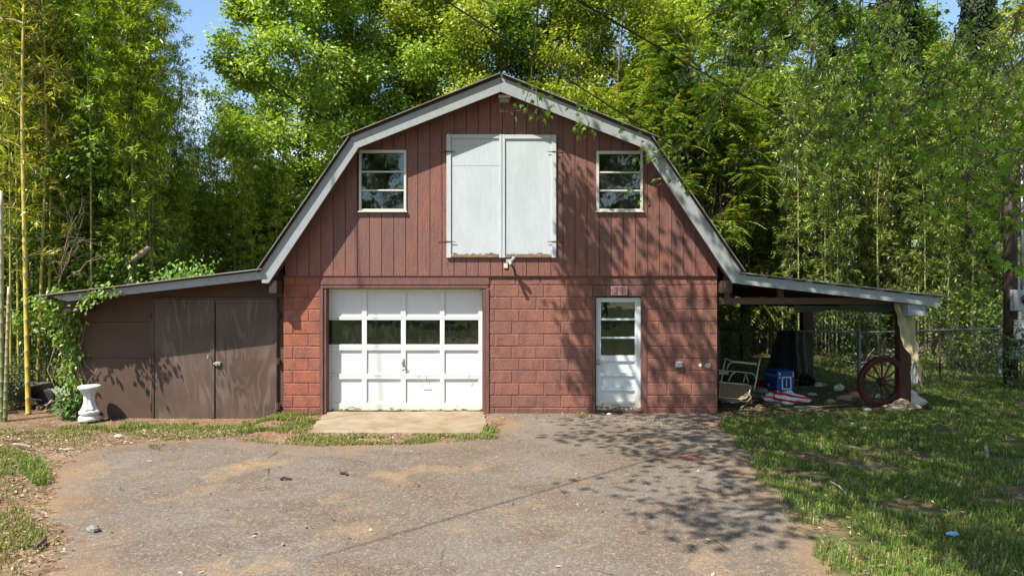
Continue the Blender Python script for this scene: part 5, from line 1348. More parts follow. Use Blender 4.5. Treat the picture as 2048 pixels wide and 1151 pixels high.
T1 = tree_proto(201, 13.5, .17, .14, bulb(3.3), 60000, .135, *LIME, lean=(-1.5, 0), n_limb=24)
T2 = tree_proto(202, 13, .16, .12, bulb(3.2), 60000, .135, *LIME, lean=(.7, .3), n_limb=24)
T3 = tree_proto(203, 12, .14, .12, bulb(3.0), 56000, .125, *YEL, lean=(-.4, .2), n_limb=22)
T4 = tree_proto(204, 12, .15, .10, bulb(2.9), 56000, .13, *MIDG, lean=(.4, .2), n_limb=22)
T5 = tree_proto(205, 7.5, .06, .15, bulb(2.0), 1000, .15, (.10, .17, .02), (.23, .30, .045), n_limb=14, kind='frond', hue=(.30, .22, .05), hamt=.06, clus=1, up=.7)
T6 = tree_proto(206, 4.2, .05, .12, bulb(1.5), 11000, .10, *MIDG, n_limb=14, clus=8)
def tree_at(proto, name, label, px, d, rz=0, s=1.0, z=0., group=None, cat='tree'):
    x, y = place(px, d); return add_tree(proto, name, label, (x, y, z), rz, s, group, cat)
tree_at(T1, 'maple_tree', 'bright lime green maple with a leaning bare trunk left of the barn roof', 652, 21.8, 0, 1.0)
tree_at(T2, 'maple_tree', 'full bright green maple behind the left slope of the barn roof', 730, 23.5, 1.3, 1.02)
tree_at(T3, 'maple_tree', 'yellow green tree directly behind the barn ridge', 930, 24.0, .4, 1.02)
tree_at(T4, 'woodland_tree', 'mid green tree behind the right shoulder of the ridge', 1110, 25.0, 2.2, 1.12)
tree_at(T2, 'maple_tree', 'bright green tree filling the gap between the leaning maple and the ridge', 830, 27.5, 5.1, 1.1)
tree_at(T1, 'woodland_tree', 'lime green tree behind the ridge peak', 1020, 29, 4.4, 1.15)
tree_at(T3, 'woodland_tree', 'yellowish green tree above the right roof slope', 1235, 23.5, 3.0, 1.0)
tree_at(T2, 'woodland_tree', 'tall green tree behind the ailanthus saplings', 1400, 27.5, 4.1, 1.15)
tree_at(T4, 'woodland_tree', 'dull green tree above the carport bamboo', 1590, 28.5, 5.0, 1.15)
tree_at(T3, 'woodland_tree', 'pale green tree against the sky gap at the top right', 1960, 31, .9, 1.15)
tree_at(T4, 'woodland_tree', 'dark green tree between the ivied trunks', 1830, 30, 2.9, 1.1)
for i, (px, d, s_, lb) in enumerate(((1345, 20.6, 1.0, 'feathery leaved sapling with a straight pale stem beside the right roof break'), (1225, 21.5, .98, 'feathery leaved sapling just above the right roof slope'), (1430, 21.5, 1.12, 'feathery leaved sapling tallest over the carport'), (1290, 22.5, 1.2, 'reddish tipped feathery sapling behind the right roof slope'), (1490, 23.5, 1.1, 'feathery leaved sapling farthest right above the carport'))):
    tree_at(T5, 'feathery_sapling', lb, px, d, i * 1.7, s_, 0, 'feathery saplings behind the right roof slope', 'sapling')
for i, (px, d, s_, lb) in enumerate(((150, 14.6, 1.05, 'leafy green understory tree in front of the left bamboo'), (225, 16.2, 1.0, 'green understory tree right above the left end of the shed roof'), (60, 15.5, 1.15, 'leafy bush tree behind the two yellow culms'), (545, 21.0, .95, 'small green tree close to the left roof slope'), (430, 23.0, 1.1, 'small dark green tree deep behind the shed roof'))):
    tree_at(T6, 'understory_tree', lb, px, d, i * 2.1, s_, 0, 'understory trees left of the barn')
for i in range(13):
    px = [-60, 90, 230, 330, 480, 560, 1500, 1660, 1780, 1900, 2030, 2140, 1330][i]; d = [26, 27, 29, 33, 33, 31, 34, 35, 36, 35, 33, 30, 33][i]
    lim = .55 if 300 < px < 500 else .95
    tree_at((T4, T2, T4)[i % 3], 'far_tree', 'leafy tree in the woods far behind the bamboo', px, d, i * 1.9, lim, 0, 'trees in the woods far behind')

# bare twiggy shrub left of the roof, snag branch behind the shed
def bare_shrub(base, tips, label, name, seed):
    rng = np.random.default_rng(seed); b = MB(); base = np.array(tuple(base))
    for tp in tips:
        tp = np.array(tuple(tp)); m = 6; s_ = np.linspace(0, 1, m); v = tp - base
        pts = base + v * s_[:, None] + np.cumsum(rng.normal(0, .05, (m, 3)), 0) + np.stack([0 * s_, 0 * s_, .25 * np.sin(s_ * 3.1)], 1)
        b.tube(pts, .010 * (1 - .75 * s_), 5, cap=False)
        for k in range(6):
            i = rng.integers(1, m - 1); d = unit(v * .4 + rng.normal(0, .6, 3)); L = rng.uniform(.2, .7); s2 = np.linspace(0, 1, 4)
            b.tube(pts[i] + d * L * s2[:, None] + np.cumsum(rng.normal(0, .03, (4, 3)), 0), .005 * (1 - .7 * s2), 4, cap=False)
    return tag(b.build(name, MAT['twig'], loc=tuple(base)), label, 'shrub')
bare_shrub(at(575, 540, 20.5), [at(440, 465, 19.8), at(470, 440, 20), at(500, 420, 20.4), at(540, 400, 20), at(505, 485, 19.6), at(530, 440, 21)], 'bare twiggy branches left of the lower roof slope', 'bare_shrub', 3)
bare_shrub(at(120, 560, 13.3), [at(60, 470, 13), at(100, 430, 13.2), at(150, 420, 13.4), at(190, 470, 13.5), at(170, 390, 13.6), at(220, 520, 13.2)], 'tangle of dead grey branches above the left end of the shed', 'bare_shrub', 4)
bare_shrub(at(1418, 560, 20.8), [at(1395, 330, 20.6), at(1432, 300, 20.8), at(1470, 330, 21), at(1500, 260, 21), at(1408, 380, 20.4), at(1455, 400, 20.6), at(1520, 380, 20.8)], 'bare multi stemmed shrub beside the right lower roof slope', 'bare_shrub', 6)
sn = thing('broken_snag', 'broken pale branch sticking up behind the shed roof', 'branch', tuple(at(248, 585, 14)))
b = MB(); b.tube([at(240, 600, 14), at(258, 570, 14), at(262, 545, 14), at(258, 530, 14)], [.05, .04, .035, .03], 8); b.build('stem', MAT['twig'], sn, smooth=True)
b = MB(); b.tube([at(252, 530, 14), at(275, 513, 13.9), at(296, 496, 13.8)], [.035, .055, .05], 9); b.build('broken_limb', MAT['twig'], sn, smooth=True)

# ivy clad trunks at the top right
def ivy_trunk(px, d, H, rad, label, seed, lean=0):
    rng = np.random.default_rng(seed); x, y = place(px, d); t = thing('ivy_clad_tree', label, 'tree', (x, y, 0))
    b = MB(); b.tube([(x, y, -.1), (x + lean * .5, y, H * .5), (x + lean, y, H)], [.3, .24, .15], 10); b.build('trunk', MAT['bark'], t, smooth=True)
    N = 9000; z = rng.uniform(6.0, H, N); a = rng.uniform(0, 6.28, N); rr = rad * (.55 + .5 * rng.random(N)) * (1 + .35 * np.sin(z * 2.1 + seed) * np.sin(a * 2 + z)); 
    P = np.stack([x + lean * z / H + rr * np.cos(a), y + rr * np.sin(a), z], 1); out = np.stack([np.cos(a), np.sin(a), 0 * a], 1)
    D = unit(out * .4 + rng.normal(0, .4, (N, 3)) + np.array([0, 0, -.9])); nr = unit(out + rng.normal(0, .4, (N, 3)) + np.array([0, 0, .4]))
    c = MB(); c.leaves(P, D, nr, rng.uniform(.09, .16, N), rng.uniform(.08, .13, N), tints(N, (.012, .028, .007), (.04, .07, .015), rng), .1); c.build('ivy', MAT['ivyleaf'], t)
ivy_trunk(1775, 23, 12.5, .72, 'ivy covered dark trunk above the middle of the carport', 1, .3)
ivy_trunk(1925, 24, 13.5, .65, 'ivy covered dark trunk nearest the pole at the top right', 2, .6)
ivy_trunk(1680, 25, 13.0, .32, 'slimmer ivy covered trunk left of the other ivied trunks', 3, -.6)

# creeper on the shed corner and on its roof
def creeper(name, label, cen, nleaf, leafL, seed, colA, colB, stems):
    rng = np.random.default_rng(seed); cen = np.array([tuple(c[:3]) for c in cen]); t = thing(name, label, 'creeper', tuple(cen[0] * [1, 1, 0]))
    k = rng.integers(0, len(cen), nleaf // 6); C = np.repeat(cen[k] + rng.normal(0, .085, (len(k), 3)) * [1, .7, 1], 6, 0); N = len(C)
    P = C + rng.normal(0, .055, (N, 3)); D = unit(rng.normal(0, .5, (N, 3)) + np.array([0, -.4, -.7])); nr = unit(rng.normal(0, .35, (N, 3)) + np.array([-.3, -.7, .75]))
    b = MB(); b.leaves(P, D, nr, rng.uniform(.7, 1.25, N) * leafL, leafL * rng.uniform(.5, .7, N), tints(N, colA, colB, rng, .18), .1, .45); b.build('foliage', MAT['leaf'], t)
    b = MB()
    for s_ in stems: b.tube([Vector(p) for p in s_], .007, 5, cap=False)
    b.build('stem', MAT['twig'], t)
    return t
cc = [at(x_, y_, d_) for x_, y_, d_ in [(100, 605, 11.3), (118, 600, 11.25), (130, 612, 11.3), (112, 625, 11.4), (135, 640, 11.4), (128, 660, 11.4), (140, 675, 11.5), (120, 665, 11.4), (132, 690, 11.5), (145, 710, 11.5), (138, 650, 11.4), (145, 735, 11.55), (130, 735, 11.5), (148, 690, 11.55), (125, 600, 11.2), (98, 590, 11.2), (84, 600, 11.3), (145, 762, 11.5), (138, 775, 11.4)]]
creeper('corner_creeper', 'bright green creeper climbing the left corner of the shed', cc, 900, .085, 3, (.10, .19, .015), (.22, .32, .04), [(at(140, 830, 11.4), at(146, 750, 11.6), at(130, 680, 11.5), at(110, 610, 11.3)), (at(130, 820, 11.5), at(95, 740, 11.5), at(120, 660, 11.5)), (at(148, 800, 11.5), at(120, 700, 11.5), at(140, 620, 11.35))])
cc = [at(x_, y_, d_) for x_, y_, d_ in [(165, 588, 11), (178, 585, 11), (190, 590, 11), (205, 583, 11), (215, 580, 11), (172, 598, 11)]]
creeper('fascia_creeper', 'short creeper spray hanging over the shed fascia', cc, 110, .085, 4, (.10, .18, .015), (.20, .30, .04), [(at(120, 592, 11.1), at(170, 588, 11.02), at(218, 580, 11.02))])
cc = [Vector((PX(x_, y_), y_, lz(PX(x_, y_)) + .08 + h_)) for x_, y_, h_ in [(330, .6, .03), (345, 1.2, .05), (360, .9, .06), (380, 1.4, .06), (400, 1.0, .10), (310, 1.0, .02), (352, .4, .12), (365, .5, .05), (290, 1.3, .02), (415, 1.0, .08), (385, .5, .08), (270, 1.2, 0)]]
creeper('roof_creeper', 'low green creeper spreading over the shed roof', cc, 560, .085, 5, (.06, .15, .012), (.16, .29, .03), [(cc[0], cc[2], cc[4]), (cc[8], cc[5], cc[1])])
cc = [gpt(x_, y_, -.05) + Vector((0, .05, h_)) for x_, y_, h_ in [(135, 832, .12), (148, 830, .22), (142, 828, .32), (155, 832, .15), (128, 834, .1), (150, 834, .35), (140, 834, .2)]]
creeper('ground_ivy', 'dark glossy ivy clump left of the white pedestal', cc, 240, .10, 6, (.035, .10, .012), (.09, .19, .025), [(cc[0], cc[2])])
# bare vine stems on the shed wall
b = MB()
for L in ([(170, 830), (168, 790), (176, 765), (196, 735)], [(176, 765), (165, 745), (158, 715)], [(190, 748), (172, 730), (160, 700), (172, 640)], [(158, 740), (155, 690), (165, 650)]):
    b.tube([at(x_, y_, 11.52) for x_, y_ in L], .005, 5, cap=False)
tag(b.build('bare_vine', MAT['twig'], loc=tuple(at(170, 830, 11.52))), 'bare brown vine stems clinging to the shed wall above the pedestal', 'vine')

# low shrubs round the fence and groves
S1 = tree_proto(301, 1.5, .02, .02, bulb(.75), 1500, .085, (.07, .13, .015), (.17, .24, .03), n_limb=10, clus=6, cspread=.10)
S2 = tree_proto(302, 1.2, .02, .02, bulb(.7), 1400, .075, *DARKG, n_limb=10, clus=6, cspread=.10)
for i, (px, d, s_, lb, p) in enumerate(((1995, 16.6, 1.15, 'yellow green bush behind the right fence post', S1), (1870, 17.2, 1.0, 'light green bush behind the fence near the beam end', S1), (1930, 18.0, .8, 'low bush between the two light bushes behind the fence', S2), (1460, 17.5, .9, 'small bush seen under the tie beam beside the barn', S1), (1660, 18.2, 1.1, 'bush behind the fence under the carport', S2), (1740, 18.5, 1.0, 'dark bush behind the fence corner post', S2), (2040, 14.2, .8, 'dark bush at the foot of the utility pole', S2))):
    tree_at(p, 'bush', lb, px, d, i * 1.3, s_, 0, 'bushes round the fence', 'bush')
for i, (px, d, s_, lb) in enumerate(((30, 13.2, .62, 'low bush behind the black tub'), (105, 13.8, .7, 'low bush between the tub and the shed'), (-20, 12.0, .5, 'low bush at the left edge of the litter'), (8, 12.6, .6, 'weedy bush under the cut bamboo stems'))):
    tree_at(S2, 'bush', lb, px, d, i * 2.3, s_, -.1, 'bushes at the foot of the left grove', 'bush')
# old posts and brush beyond the fence
for px, py0, py1, d, r_, lb in ((1908, 700, 633, 19, .10, 'pale old stump post beyond the fence, thickest of three'), (1858, 720, 625, 18.5, .06, 'leaning pale old post beyond the fence near the beam end'), (1955, 705, 638, 19.5, .06, 'slim pale old post beyond the fence, right of the stump post')):
    p0, p1 = at(px - 4, py0, d), at(px + 3, py1, d); p0.z = 0
    b = MB(); b.tube([p0, p0.lerp(p1, .5) + Vector((.03, 0, 0)), p1], [r_ * 1.2, r_, r_ * .85], 9); tag(b.build('old_post', MAT['twig'], loc=tuple(p0)), lb, 'post', 'old posts beyond the fence')
b = MB(); rg = np.random.default_rng(9)
for k in range(150):
    px = rg.uniform(1700, 2010); d = rg.uniform(17.5, 19.5); p = at(px, 0, d); p.z = rg.uniform(.05, .75) * rg.random(); dd = Vector(unit(rg.normal(0, 1, 3) * [1, .6, .5])) * rg.uniform(.3, .8)
    b.tube([p, p + dd * .5 + Vector((0, 0, .05)), p + dd], [.012, .010, .006], 4, cap=False)
tag(b.build('brush_heap', MAT['twig']), 'heaped dead brush beyond the chain-link fence', kind='stuff')

# ------------------------------------------------------------------ the big maple in front: out of frame, its boughs reach in from the top right
mp_ = thing('silver_maple', 'big silver maple whose boughs hang into the picture from the top right', 'tree', (9.2, -7.5, 0))
rng = np.random.default_rng(77)
tm = MB(); tm.tube([(9.2, -7.5, -.1), (9.1, -7.4, 2), (8.8, -7.2, 4.2), (8.2, -6.8, 6.2)], [.42, .34, .30, .25], 14)
limbs = [[(8.2, -6.8, 6.2), (6, -6.2, 7.2), (3, -5.6, 7.9), (0.4, -5.0, 8.2)], [(8.2, -6.8, 6.2), (6.6, -4.6, 7.6), (4.2, -2.8, 8.3), (2.0, -1.8, 8.4)], [(8.2, -6.8, 6.2), (7.6, -4.5, 7.2), (6.8, -2.0, 7.8), (6.4, 1.0, 8)], [(8.6, -7, 5), (9.4, -4.5, 6.4), (9.4, -2, 7.2)], [(8.2, -6.8, 6.2), (7.4, -7.4, 8.6), (5, -8, 10)], [(8.2, -6.8, 6.2), (8.2, -6, 9), (6.5, -5, 10.5)]]
for L in limbs: tm.tube(L, np.linspace(.15, .035, len(L)), 8, cap=False)
# boughs seen in the picture: (px, py, depth) way points, then number of leaf tufts
BOUGHS = [
    ([(1078, -90, 8.6), (1077, 60, 8.8), (1077, 170, 9.0), (1060, 205, 9.0), (1018, 212, 9.0)], 6, .0),
    ([(1150, -60, 8.8), (1120, 90, 9.0), (1075, 165, 9.1), (1090, 215, 9.1), (1075, 238, 9.1)], 7, .5),
    ([(1240, -60, 8.6), (1190, 90, 9.0), (1150, 190, 9.2), (1180, 255, 9.2), (1140, 275, 9.2)], 9, .5),
    ([(1560, -40, 8.6), (1480, 190, 9.2), (1390, 275, 9.5), (1345, 315, 9.6), (1290, 300, 9.6)], 16, .35),
    ([(1700, -40, 7.8), (1560, 120, 8.6), (1450, 190, 9.0), (1370, 215, 9.2)], 26, .2),
    ([(1640, -40, 7.6), (1520, 90, 8.2), (1400, 130, 8.6), (1310, 150, 8.8)], 22, .2),
    ([(1500, -50, 8.0), (1420, 40, 8.4), (1300, 80, 8.8)], 14, .1),
    ([(1720, -40, 7.4), (1690, 130, 7.8), (1620, 240, 8.0), (1580, 300, 8.2)], 24, .25),
    ([(1850, -60, 7.0), (1790, 120, 7.4), (1740, 210, 7.6), (1700, 260, 7.6)], 28, .2),
    ([(1960, -40, 6.6), (1900, 150, 7.0), (1830, 230, 7.2), (1790, 250, 7.2)], 24, .3),
    ([(2120, 60, 5.8), (2000, 160, 6.2), (1930, 230, 6.6), (1880, 270, 6.8)], 34, .2),
    ([(2160, 220, 5.4), (2060, 280, 5.8), (1960, 330, 6.2), (1900, 350, 6.4)], 38, .2),
    ([(2180, 330, 5.2), (2080, 380, 5.6), (2010, 410, 5.9)], 34, .2),
    ([(2100, -40, 6.4), (2020, 60, 6.8), (1950, 120, 7.0)], 26, .1),
    ([(1900, -60, 7.6), (1780, 20, 8.0), (1650, 40, 8.4)], 30, .1),
    ([(1760, -60, 8.2), (1640, 0, 8.6), (1520, 40, 9.0)], 24, .1),
]
LP = []; LD = []; NRM = []; LC = []
def tuft(c, d, n, spread, size=.084):
    for _ in range(n):
        o_ = rng.normal(0, spread, 3); o_[2] *= .7
        LP.append(c + o_); v = d * .5 + o_ / (spread + .01) * .4 + rng.normal(0, .35, 3); v[2] -= .55; LD.append(v)
        NRM.append(np.array([-.1, -.2, 1.]) + rng.normal(0, .5, 3)); LC.append(size * rng.uniform(.7, 1.15))
for way, nt_, start in BOUGHS:
    W_ = np.array([tuple(at(*p)) for p in way]); m = 14
    tt = np.linspace(0, len(W_) - 1, m); i = np.minimum(tt.astype(int), len(W_) - 2); f = (tt - i)[:, None]
    P = W_[i] * (1 - f) + W_[i + 1] * f + np.cumsum(rng.normal(0, .02, (m, 3)), 0)
    P = P + np.sin(np.linspace(0, 9, m) + len(LP))[:, None] * np.array([.03, .02, .01]); tm.tube(P, np.linspace(.009, .003, m), 5, cap=False)
    nt_ = int(nt_ * 1.35) if nt_ > 12 else nt_
    for k in range(nt_):
        g = start + (1 - start) * (k + rng.random()) / nt_; j = min(m - 2, int(g * (m - 1))); q = P[j] + (P[j + 1] - P[j]) * rng.random()
        d = unit(P[j + 1] - P[j])
        if nt_ > 12:
            sd = unit(rng.normal(0, 1, 3) + d * .5); L = rng.uniform(.1, .65); e = q + sd * L + np.array([0, 0, -.25 * L])
            tm.tube([q, q + sd * L * .5, e], [.005, .004, .002], 4, cap=False); q = e
        tuft(q, d, 6 if nt_ > 12 else 4, .075)
# the crown overhead (shades the right of the yard)
vis = len(LP)
for k in range(1500):
    a = rng.uniform(0, 6.28); rr = 5.0 * math.sqrt(rng.random()); c = np.array([2.9 + rr * math.cos(a), -5.2 + rr * math.sin(a) * .95, 7.9 + rng.normal(0, .7) + .06 * (rr - 3)])
    if 575.5 - (c[2] - .5 - CZ) / max(.5, c[1] - CY) * F > -10: c[2] = CZ + (600 / F) * (c[1] - CY) + .6 + rng.random()
    tw = -c[1] / .46; wx, wz = c[0] + .5 * tw, c[2] - tw
    if -.2 < wz < 5.6 and (wx < 1.0 or (wx < 2.3 and rng.random() < .55)): continue
    if math.sin(c[0] * 1.7 + 1) * math.sin(c[1] * 1.9) > .70: continue
    tuft(c, np.array([0, 0, -.2]), 13, .26, .135)
for k in range(620):                          # the side over the right lawn and carport
    c = np.array([rng.uniform(4.5, 10.5), rng.uniform(-4.5, 1.0), rng.uniform(7.6, 9.4)]); tuft(c, np.array([0, 0, -.2]), 13, .26, .135)
tm.tube([(8.2, -6, 9), (7.2, -3, 9.8), (5.5, -.5, 10), (3.2, 1.2, 10)], [.11, .08, .05, .02], 7, cap=False)
for k in range(560):                          # unseen high crown added over the roofs to darken the carport
    c = np.array([rng.uniform(1.6, 8.8), rng.uniform(-2.0, 3.2), rng.uniform(9.0, 10.8)])
    if math.sin(c[0] * 2.0) * math.sin(c[1] * 2.3 + 1) > .6: continue
    tuft(c, np.array([0, 0, -.2]), 13, .26, .14)
for k in range(95):                           # the limb end that throws its shade between the garage and the entry door
    s_ = rng.random(); X_, Z_, t_ = 1.02 + .50 * s_ + rng.normal(0, .11), 3.75 - 3.6 * s_, 3.6 + 3.0 * s_ + rng.normal(0, .3)
    tuft(np.array([X_ - .5 * t_, -.46 * t_, Z_ + t_]), np.array([.5, .46, -.6]), 11, .16, .135)
tm.tube([(-.4, -4.9, 8.2), (-1.3, -3.4, 7.2), (-1.1, -2.4, 7.1), (-.9, -1.6, 7.2)], [.04, .03, .02, .01], 6, cap=False); tm.tube([(0.4, -5.0, 8.2), (-.4, -4.9, 8.2)], [.045, .04], 6, cap=False)
for k in range(230):                          # unseen twigs set so their shade dapples the driveway's right edge
    px, py = rng.uniform(1090, 1600), rng.uniform(832, 1075)
    if px < 1090 + (py - 832) * 1.15 + rng.normal(0, 40): continue
    if math.sin(px * .028 + 1.1 * math.sin(py * .04)) * math.sin(py * .062 + .9 * math.sin(px * .02)) < -.12: continue
    g_ = gpt(px, py); h_ = rng.uniform(6.3, 8.2); tuft(np.array([g_.x - .5 * h_, g_.y - .46 * h_, h_]), np.array([0, 0, -.2]), 12, .20, .13)
for k in range(900):                          # unseen spread shaped to shade the right lawn in patches
    px, py = rng.uniform(1480, 2150), rng.uniform(815, 1160)
    if px < 1090 + (py - 832) * 1.9 + 330: continue
    g_ = gpt(px, py)
    if math.sin(g_.x * 2.1 + 1.3 * math.sin(g_.y * 1.5)) * math.sin(g_.y * 2.3 + .9 * math.sin(g_.x * 1.7)) > .52: continue
    h_ = rng.uniform(6.6, 9.0); c = np.array([g_.x - .5 * h_, g_.y - .46 * h_, h_])
    if 575.5 - (c[2] - .5 - CZ) / max(.3, c[1] - CY) * F > -10 and c[1] > CY: continue
    tuft(c, np.array([0, 0, -.2]), 12, .22, .135)
tm.build('trunk', MAT['bark'], mp_, smooth=True)
LP = np.array(LP); LD = np.array(LD); NRM = np.array(NRM); LC = np.array(LC)
tw = np.maximum(-LP[:, 1], 0) / .46; wx, wz = LP[:, 0] + .5 * tw, LP[:, 2] - tw          # where a leaf's shade meets the front wall
ok = ~((wx > -1.2) & (wx < .86) & (wz > 2.35) & (wz < 4.8) & (np.arange(len(LP)) >= vis)) & ~((wx < .55) & (wx > -4) & (wz > .1) & (wz < 2.4) & (np.arange(len(LP)) >= vis))
LP, LD, NRM, LC = LP[ok], LD[ok], NRM[ok], LC[ok]
N = len(LP); lm = MB()
col = tints(N, (.085, .18, .014), (.21, .32, .032), rng, .2)
lm.stars(LP, unit(np.array(LD)), unit(np.array(NRM)), np.array(LC), col); lm.build('crown', MAT['leafn'], mp_)

# trees across the yard behind the camera (seen only as reflections in the panes)
for i, (x, y) in enumerate(((-9, -31), (-2, -33), (6, -32), (13, -30))):
    add_tree((T4, T2, T4, T2)[i], 'yard_tree', 'green tree across the yard from the barn', (x, y, 0), i * 1.4, .9, 'trees across the yard')

# ------------------------------------------------------------------ grass, weeds, leaf litter
def poly_px(L): return [tuple(gpt(*p).to_2d()) for p in L]
LAWN = [(PX(1440), -.05)] + [tuple(gpt(*p).to_2d()) for p in [(1442, 850), (1482, 885), (1512, 930), (1558, 985), (1605, 1045), (1650, 1105), (1700, 1151), (1780, 1260)]] + [(9.5, -9.5), (16, -1), (16, 6), (7.4, 3.0), (7.2, .2)]
DIRT = poly_px([(1440, 838), (1500, 842), (1600, 836), (1700, 828), (1840, 822), (1850, 780), (1700, 760), (1440, 770)])
STRIPS = [
    (poly_px([(165, 835), (300, 837), (560, 832), (566, 842), (440, 852), (300, 850), (165, 848)]), 1500, .06, .3),
    (poly_px([(-60, 850), (60, 842), (150, 838), (240, 838), (300, 845), (420, 842), (545, 834), (566, 826), (640, 826), (636, 840), (612, 868), (980, 870), (990, 845), (1004, 848), (990, 880), (830, 890), (640, 894), (520, 888), (455, 874), (330, 884), (240, 862), (-60, 880)]), 1500, .045, .45),
    (poly_px([(-80, 850), (140, 850), (250, 880), (130, 925), (104, 962), (98, 1015), (140, 1090), (95, 1151), (-80, 1200)]), 420, .045, .4), (poly_px([(-60, 895), (40, 900), (72, 915), (40, 950), (-60, 960)]), 1500, .06, .25), (poly_px([(48, 935), (75, 920), (98, 950), (95, 975), (60, 972)]), 2200, .13, .2),
    (poly_px([(-80, 1020), (40, 1015), (75, 1050), (105, 1085), (60, 1100), (-90, 1110)]), 1700, .055, .3), (poly_px([(-80, 1115), (30, 1110), (60, 1160), (-90, 1200)]), 500, .05, .5),
    (poly_px([(600, 878), (830, 872), (990, 872), (985, 882), (830, 889), (640, 892)]), 2600, .05, .45), (poly_px([(975, 846), (1000, 846), (994, 880), (960, 874)]), 2600, .07, .25), (poly_px([(1258, 874), (1300, 870), (1300, 884), (1262, 886)]), 700, .04, .6),
    (poly_px([(1150, 828), (1188, 828), (1184, 836), (1150, 836)]), 1500, .05, .8), (poly_px([(295, 892), (330, 890), (325, 905), (302, 902)]), 1200, .05, .3), (poly_px([(236, 980), (252, 978), (250, 990), (238, 990)]), 800, .05, .3),
    (poly_px([(180, 836), (260, 832), (296, 838), (300, 848), (180, 850)]), 1600, .09, .25), (poly_px([(480, 838), (566, 826), (640, 826), (632, 846), (560, 866), (470, 866)]), 1700, .06, .3),
]
grng = np.random.default_rng(55)
GP = []; GH = []; GDry = []
def sow(poly, dens, h, dry, keep=None):
    a = np.array(poly); x0, y0 = a.min(0); x1, y1 = a.max(0); n = int((x1 - x0) * (y1 - y0) * dens)
    x = grng.uniform(x0, x1, n); y = grng.uniform(y0, y1, n); k = inside(poly, x, y)
    k &= (np.abs(x / np.maximum(.5, y - CY)) < .80)
    if keep is not None: k &= keep(x, y)
    x, y = x[k], y[k]; GP.append(np.stack([x, y, gz(x, y)], 1)); GH.append(np.full(len(x), h) * grng.uniform(.5, 1.4, len(x))); GDry.append(grng.random(len(x)) < dry)
def patch(x, y): return np.sin(x * 2.3 + 1.1 * np.sin(y * 1.7)) * np.sin(y * 2.9 + 1.3 * np.sin(x * 1.3)) + .5 * np.sin(x * 5.1 + y * 3.7) * np.sin(y * 6.1 - x * 2.2)
sow(LAWN, 3300, .062, .16, lambda x, y: ~inside(DIRT, x, y) & (patch(x * 1.2, y * 1.2) > -.62 + .75 * grng.random(len(x)) - .2 * (y > -2)) & (grng.random(len(x)) < np.clip(1.25 - (y + 6) * .05, .35, 1)))
sow([(7.3, 2.5), (16, 1), (17, 8), (5, 9), (5, 4.5)], 500, .07, .2)
sow([(2.2, -16), (9, -14), (9, -9.5), (1.9, -8)], 500, .06, .15, lambda x, y: x > 2.3)
EDGE = [tuple(gpt(*p).to_2d()) for p in [(1425, 842), (1465, 885), (1490, 930), (1530, 985), (1575, 1045), (1620, 1105), (1660, 1160), (1740, 1160), (1680, 1090), (1630, 1030), (1570, 960), (1530, 900), (1500, 860), (1470, 842)]]
sow(EDGE, 2600, .075, .3, lambda x, y: patch(x * 2.1 + 1, y * 2.1) > .05 + .4 * grng.random(len(x)))
for poly, dn, h, dr in STRIPS: sow(poly, dn * 1.5, h, dr, lambda x, y: patch(x * 1.5, y * 1.5) > -.5 + .4 * grng.random(len(x)))
P = np.concatenate(GP); Hh = np.concatenate(GH); DR = np.concatenate(GDry); N = len(P)
a = grng.uniform(0, 6.28, N); lean = grng.uniform(.15, .95, N)
W_ = np.stack([np.cos(a), np.sin(a), 0 * a], 1); S_ = np.stack([-np.sin(a), np.cos(a), 0 * a], 1)
wd_ = (grng.uniform(.0020, .0042, N) * (1 + .10 * (P[:, 1] - CY - 5)))[:, None]
mid = P + W_ * (Hh * lean * .35)[:, None] + np.array([0, 0, 1.]) * (Hh * .62)[:, None]; tip = P + W_ * (Hh * lean)[:, None] + np.array([0, 0, 1.]) * (Hh * (1.05 - .5 * lean))[:, None]
V = np.stack([P - S_ * wd_, P + S_ * wd_, mid + S_ * wd_ * .8, mid - S_ * wd_ * .8, tip], 1).reshape(-1, 3)
i5 = np.arange(N)[:, None] * 5
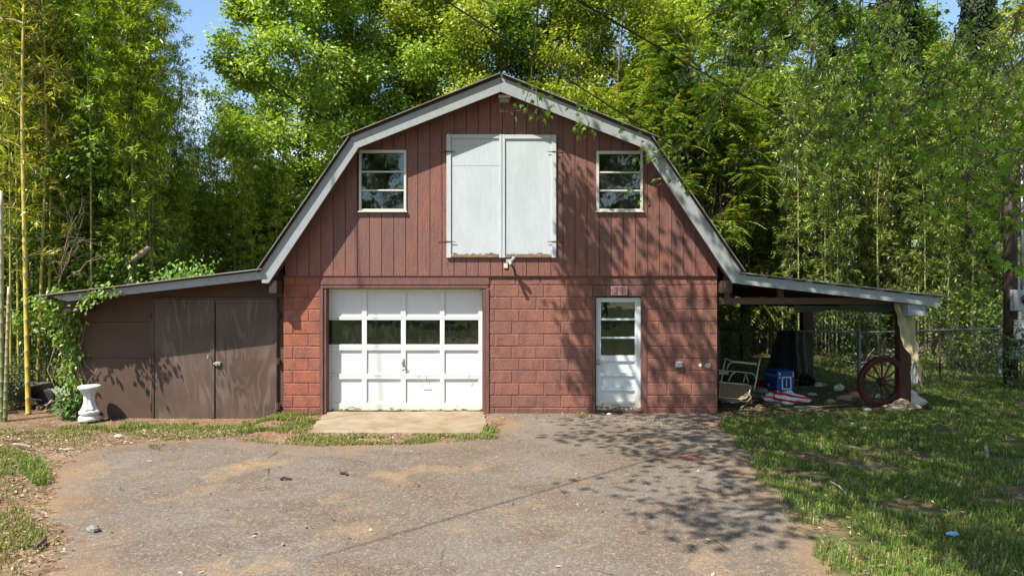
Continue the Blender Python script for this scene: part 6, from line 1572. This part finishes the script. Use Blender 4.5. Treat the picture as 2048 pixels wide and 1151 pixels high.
cl = tints(N, (.065, .130, .016), (.16, .24, .040), grng, .2); cl[DR] = tints(int(DR.sum()), (.22, .16, .07), (.38, .30, .15), grng)
b = MB(); b.add(V, q=i5 + np.array([[0, 1, 2, 3]]), t=i5 + np.array([[3, 2, 4]]), col=np.repeat(cl, 5, 0))
tag(b.build('grass', MAT['grass']), 'patchy lawn and weedy grass round the driveway', kind='stuff')
# dead leaves and bamboo litter
LT = [(poly_px([(-80, 850), (240, 850), (400, 870), (320, 884), (190, 896), (130, 925), (104, 962), (98, 1015), (140, 1090), (95, 1151), (60, 1240), (-100, 1240)]), 380), (poly_px([(260, 850), (470, 845), (470, 880), (300, 884)]), 520), (LAWN, 60), (poly_px([(610, 862), (990, 868), (990, 886), (640, 894)]), 250),
      (poly_px([(980, 828), (1440, 828), (1460, 870), (1200, 850), (1000, 840)]), 130), (ASPH, 7), (poly_px([(1440, 838), (1850, 826), (1850, 780), (1440, 770)]), 120), (poly_px([(1440, 850), (1500, 900), (1560, 985), (1650, 1105), (1700, 1160), (1760, 1160), (1640, 1030), (1560, 930), (1500, 860)]), 220)]
LPs = []
for poly, dn in LT:
    a_ = np.array(poly); x0, y0 = a_.min(0); x1, y1 = a_.max(0); n = int((x1 - x0) * (y1 - y0) * dn)
    x = grng.uniform(x0, x1, n); y = grng.uniform(y0, y1, n); k = inside(poly, x, y) & (np.abs(x / np.maximum(.5, y - CY)) < .8) & (y > -7.5); LPs.append(np.stack([x[k], y[k], gz(x[k], y[k]) + .018 + .012 * grng.random(k.sum())], 1))
P = np.concatenate(LPs); N = len(P); a = grng.uniform(0, 6.28, N)
D = np.stack([np.cos(a), np.sin(a), grng.normal(0, .22, N)], 1); nr = unit(np.stack([grng.normal(0, .4, N), grng.normal(0, .4, N), np.ones(N)], 1))
b = MB(); L_ = grng.uniform(.02, .062, N); b.leaves(P, D, nr, L_, L_ * grng.uniform(.16, .5, N), tints(N, (.20, .13, .075), (.46, .36, .24), grng, .2, (.10, .055, .03), .25), .18)
tag(b.build('leaf_litter', MAT['litter']), 'dry fallen leaves scattered over the ground', kind='stuff')
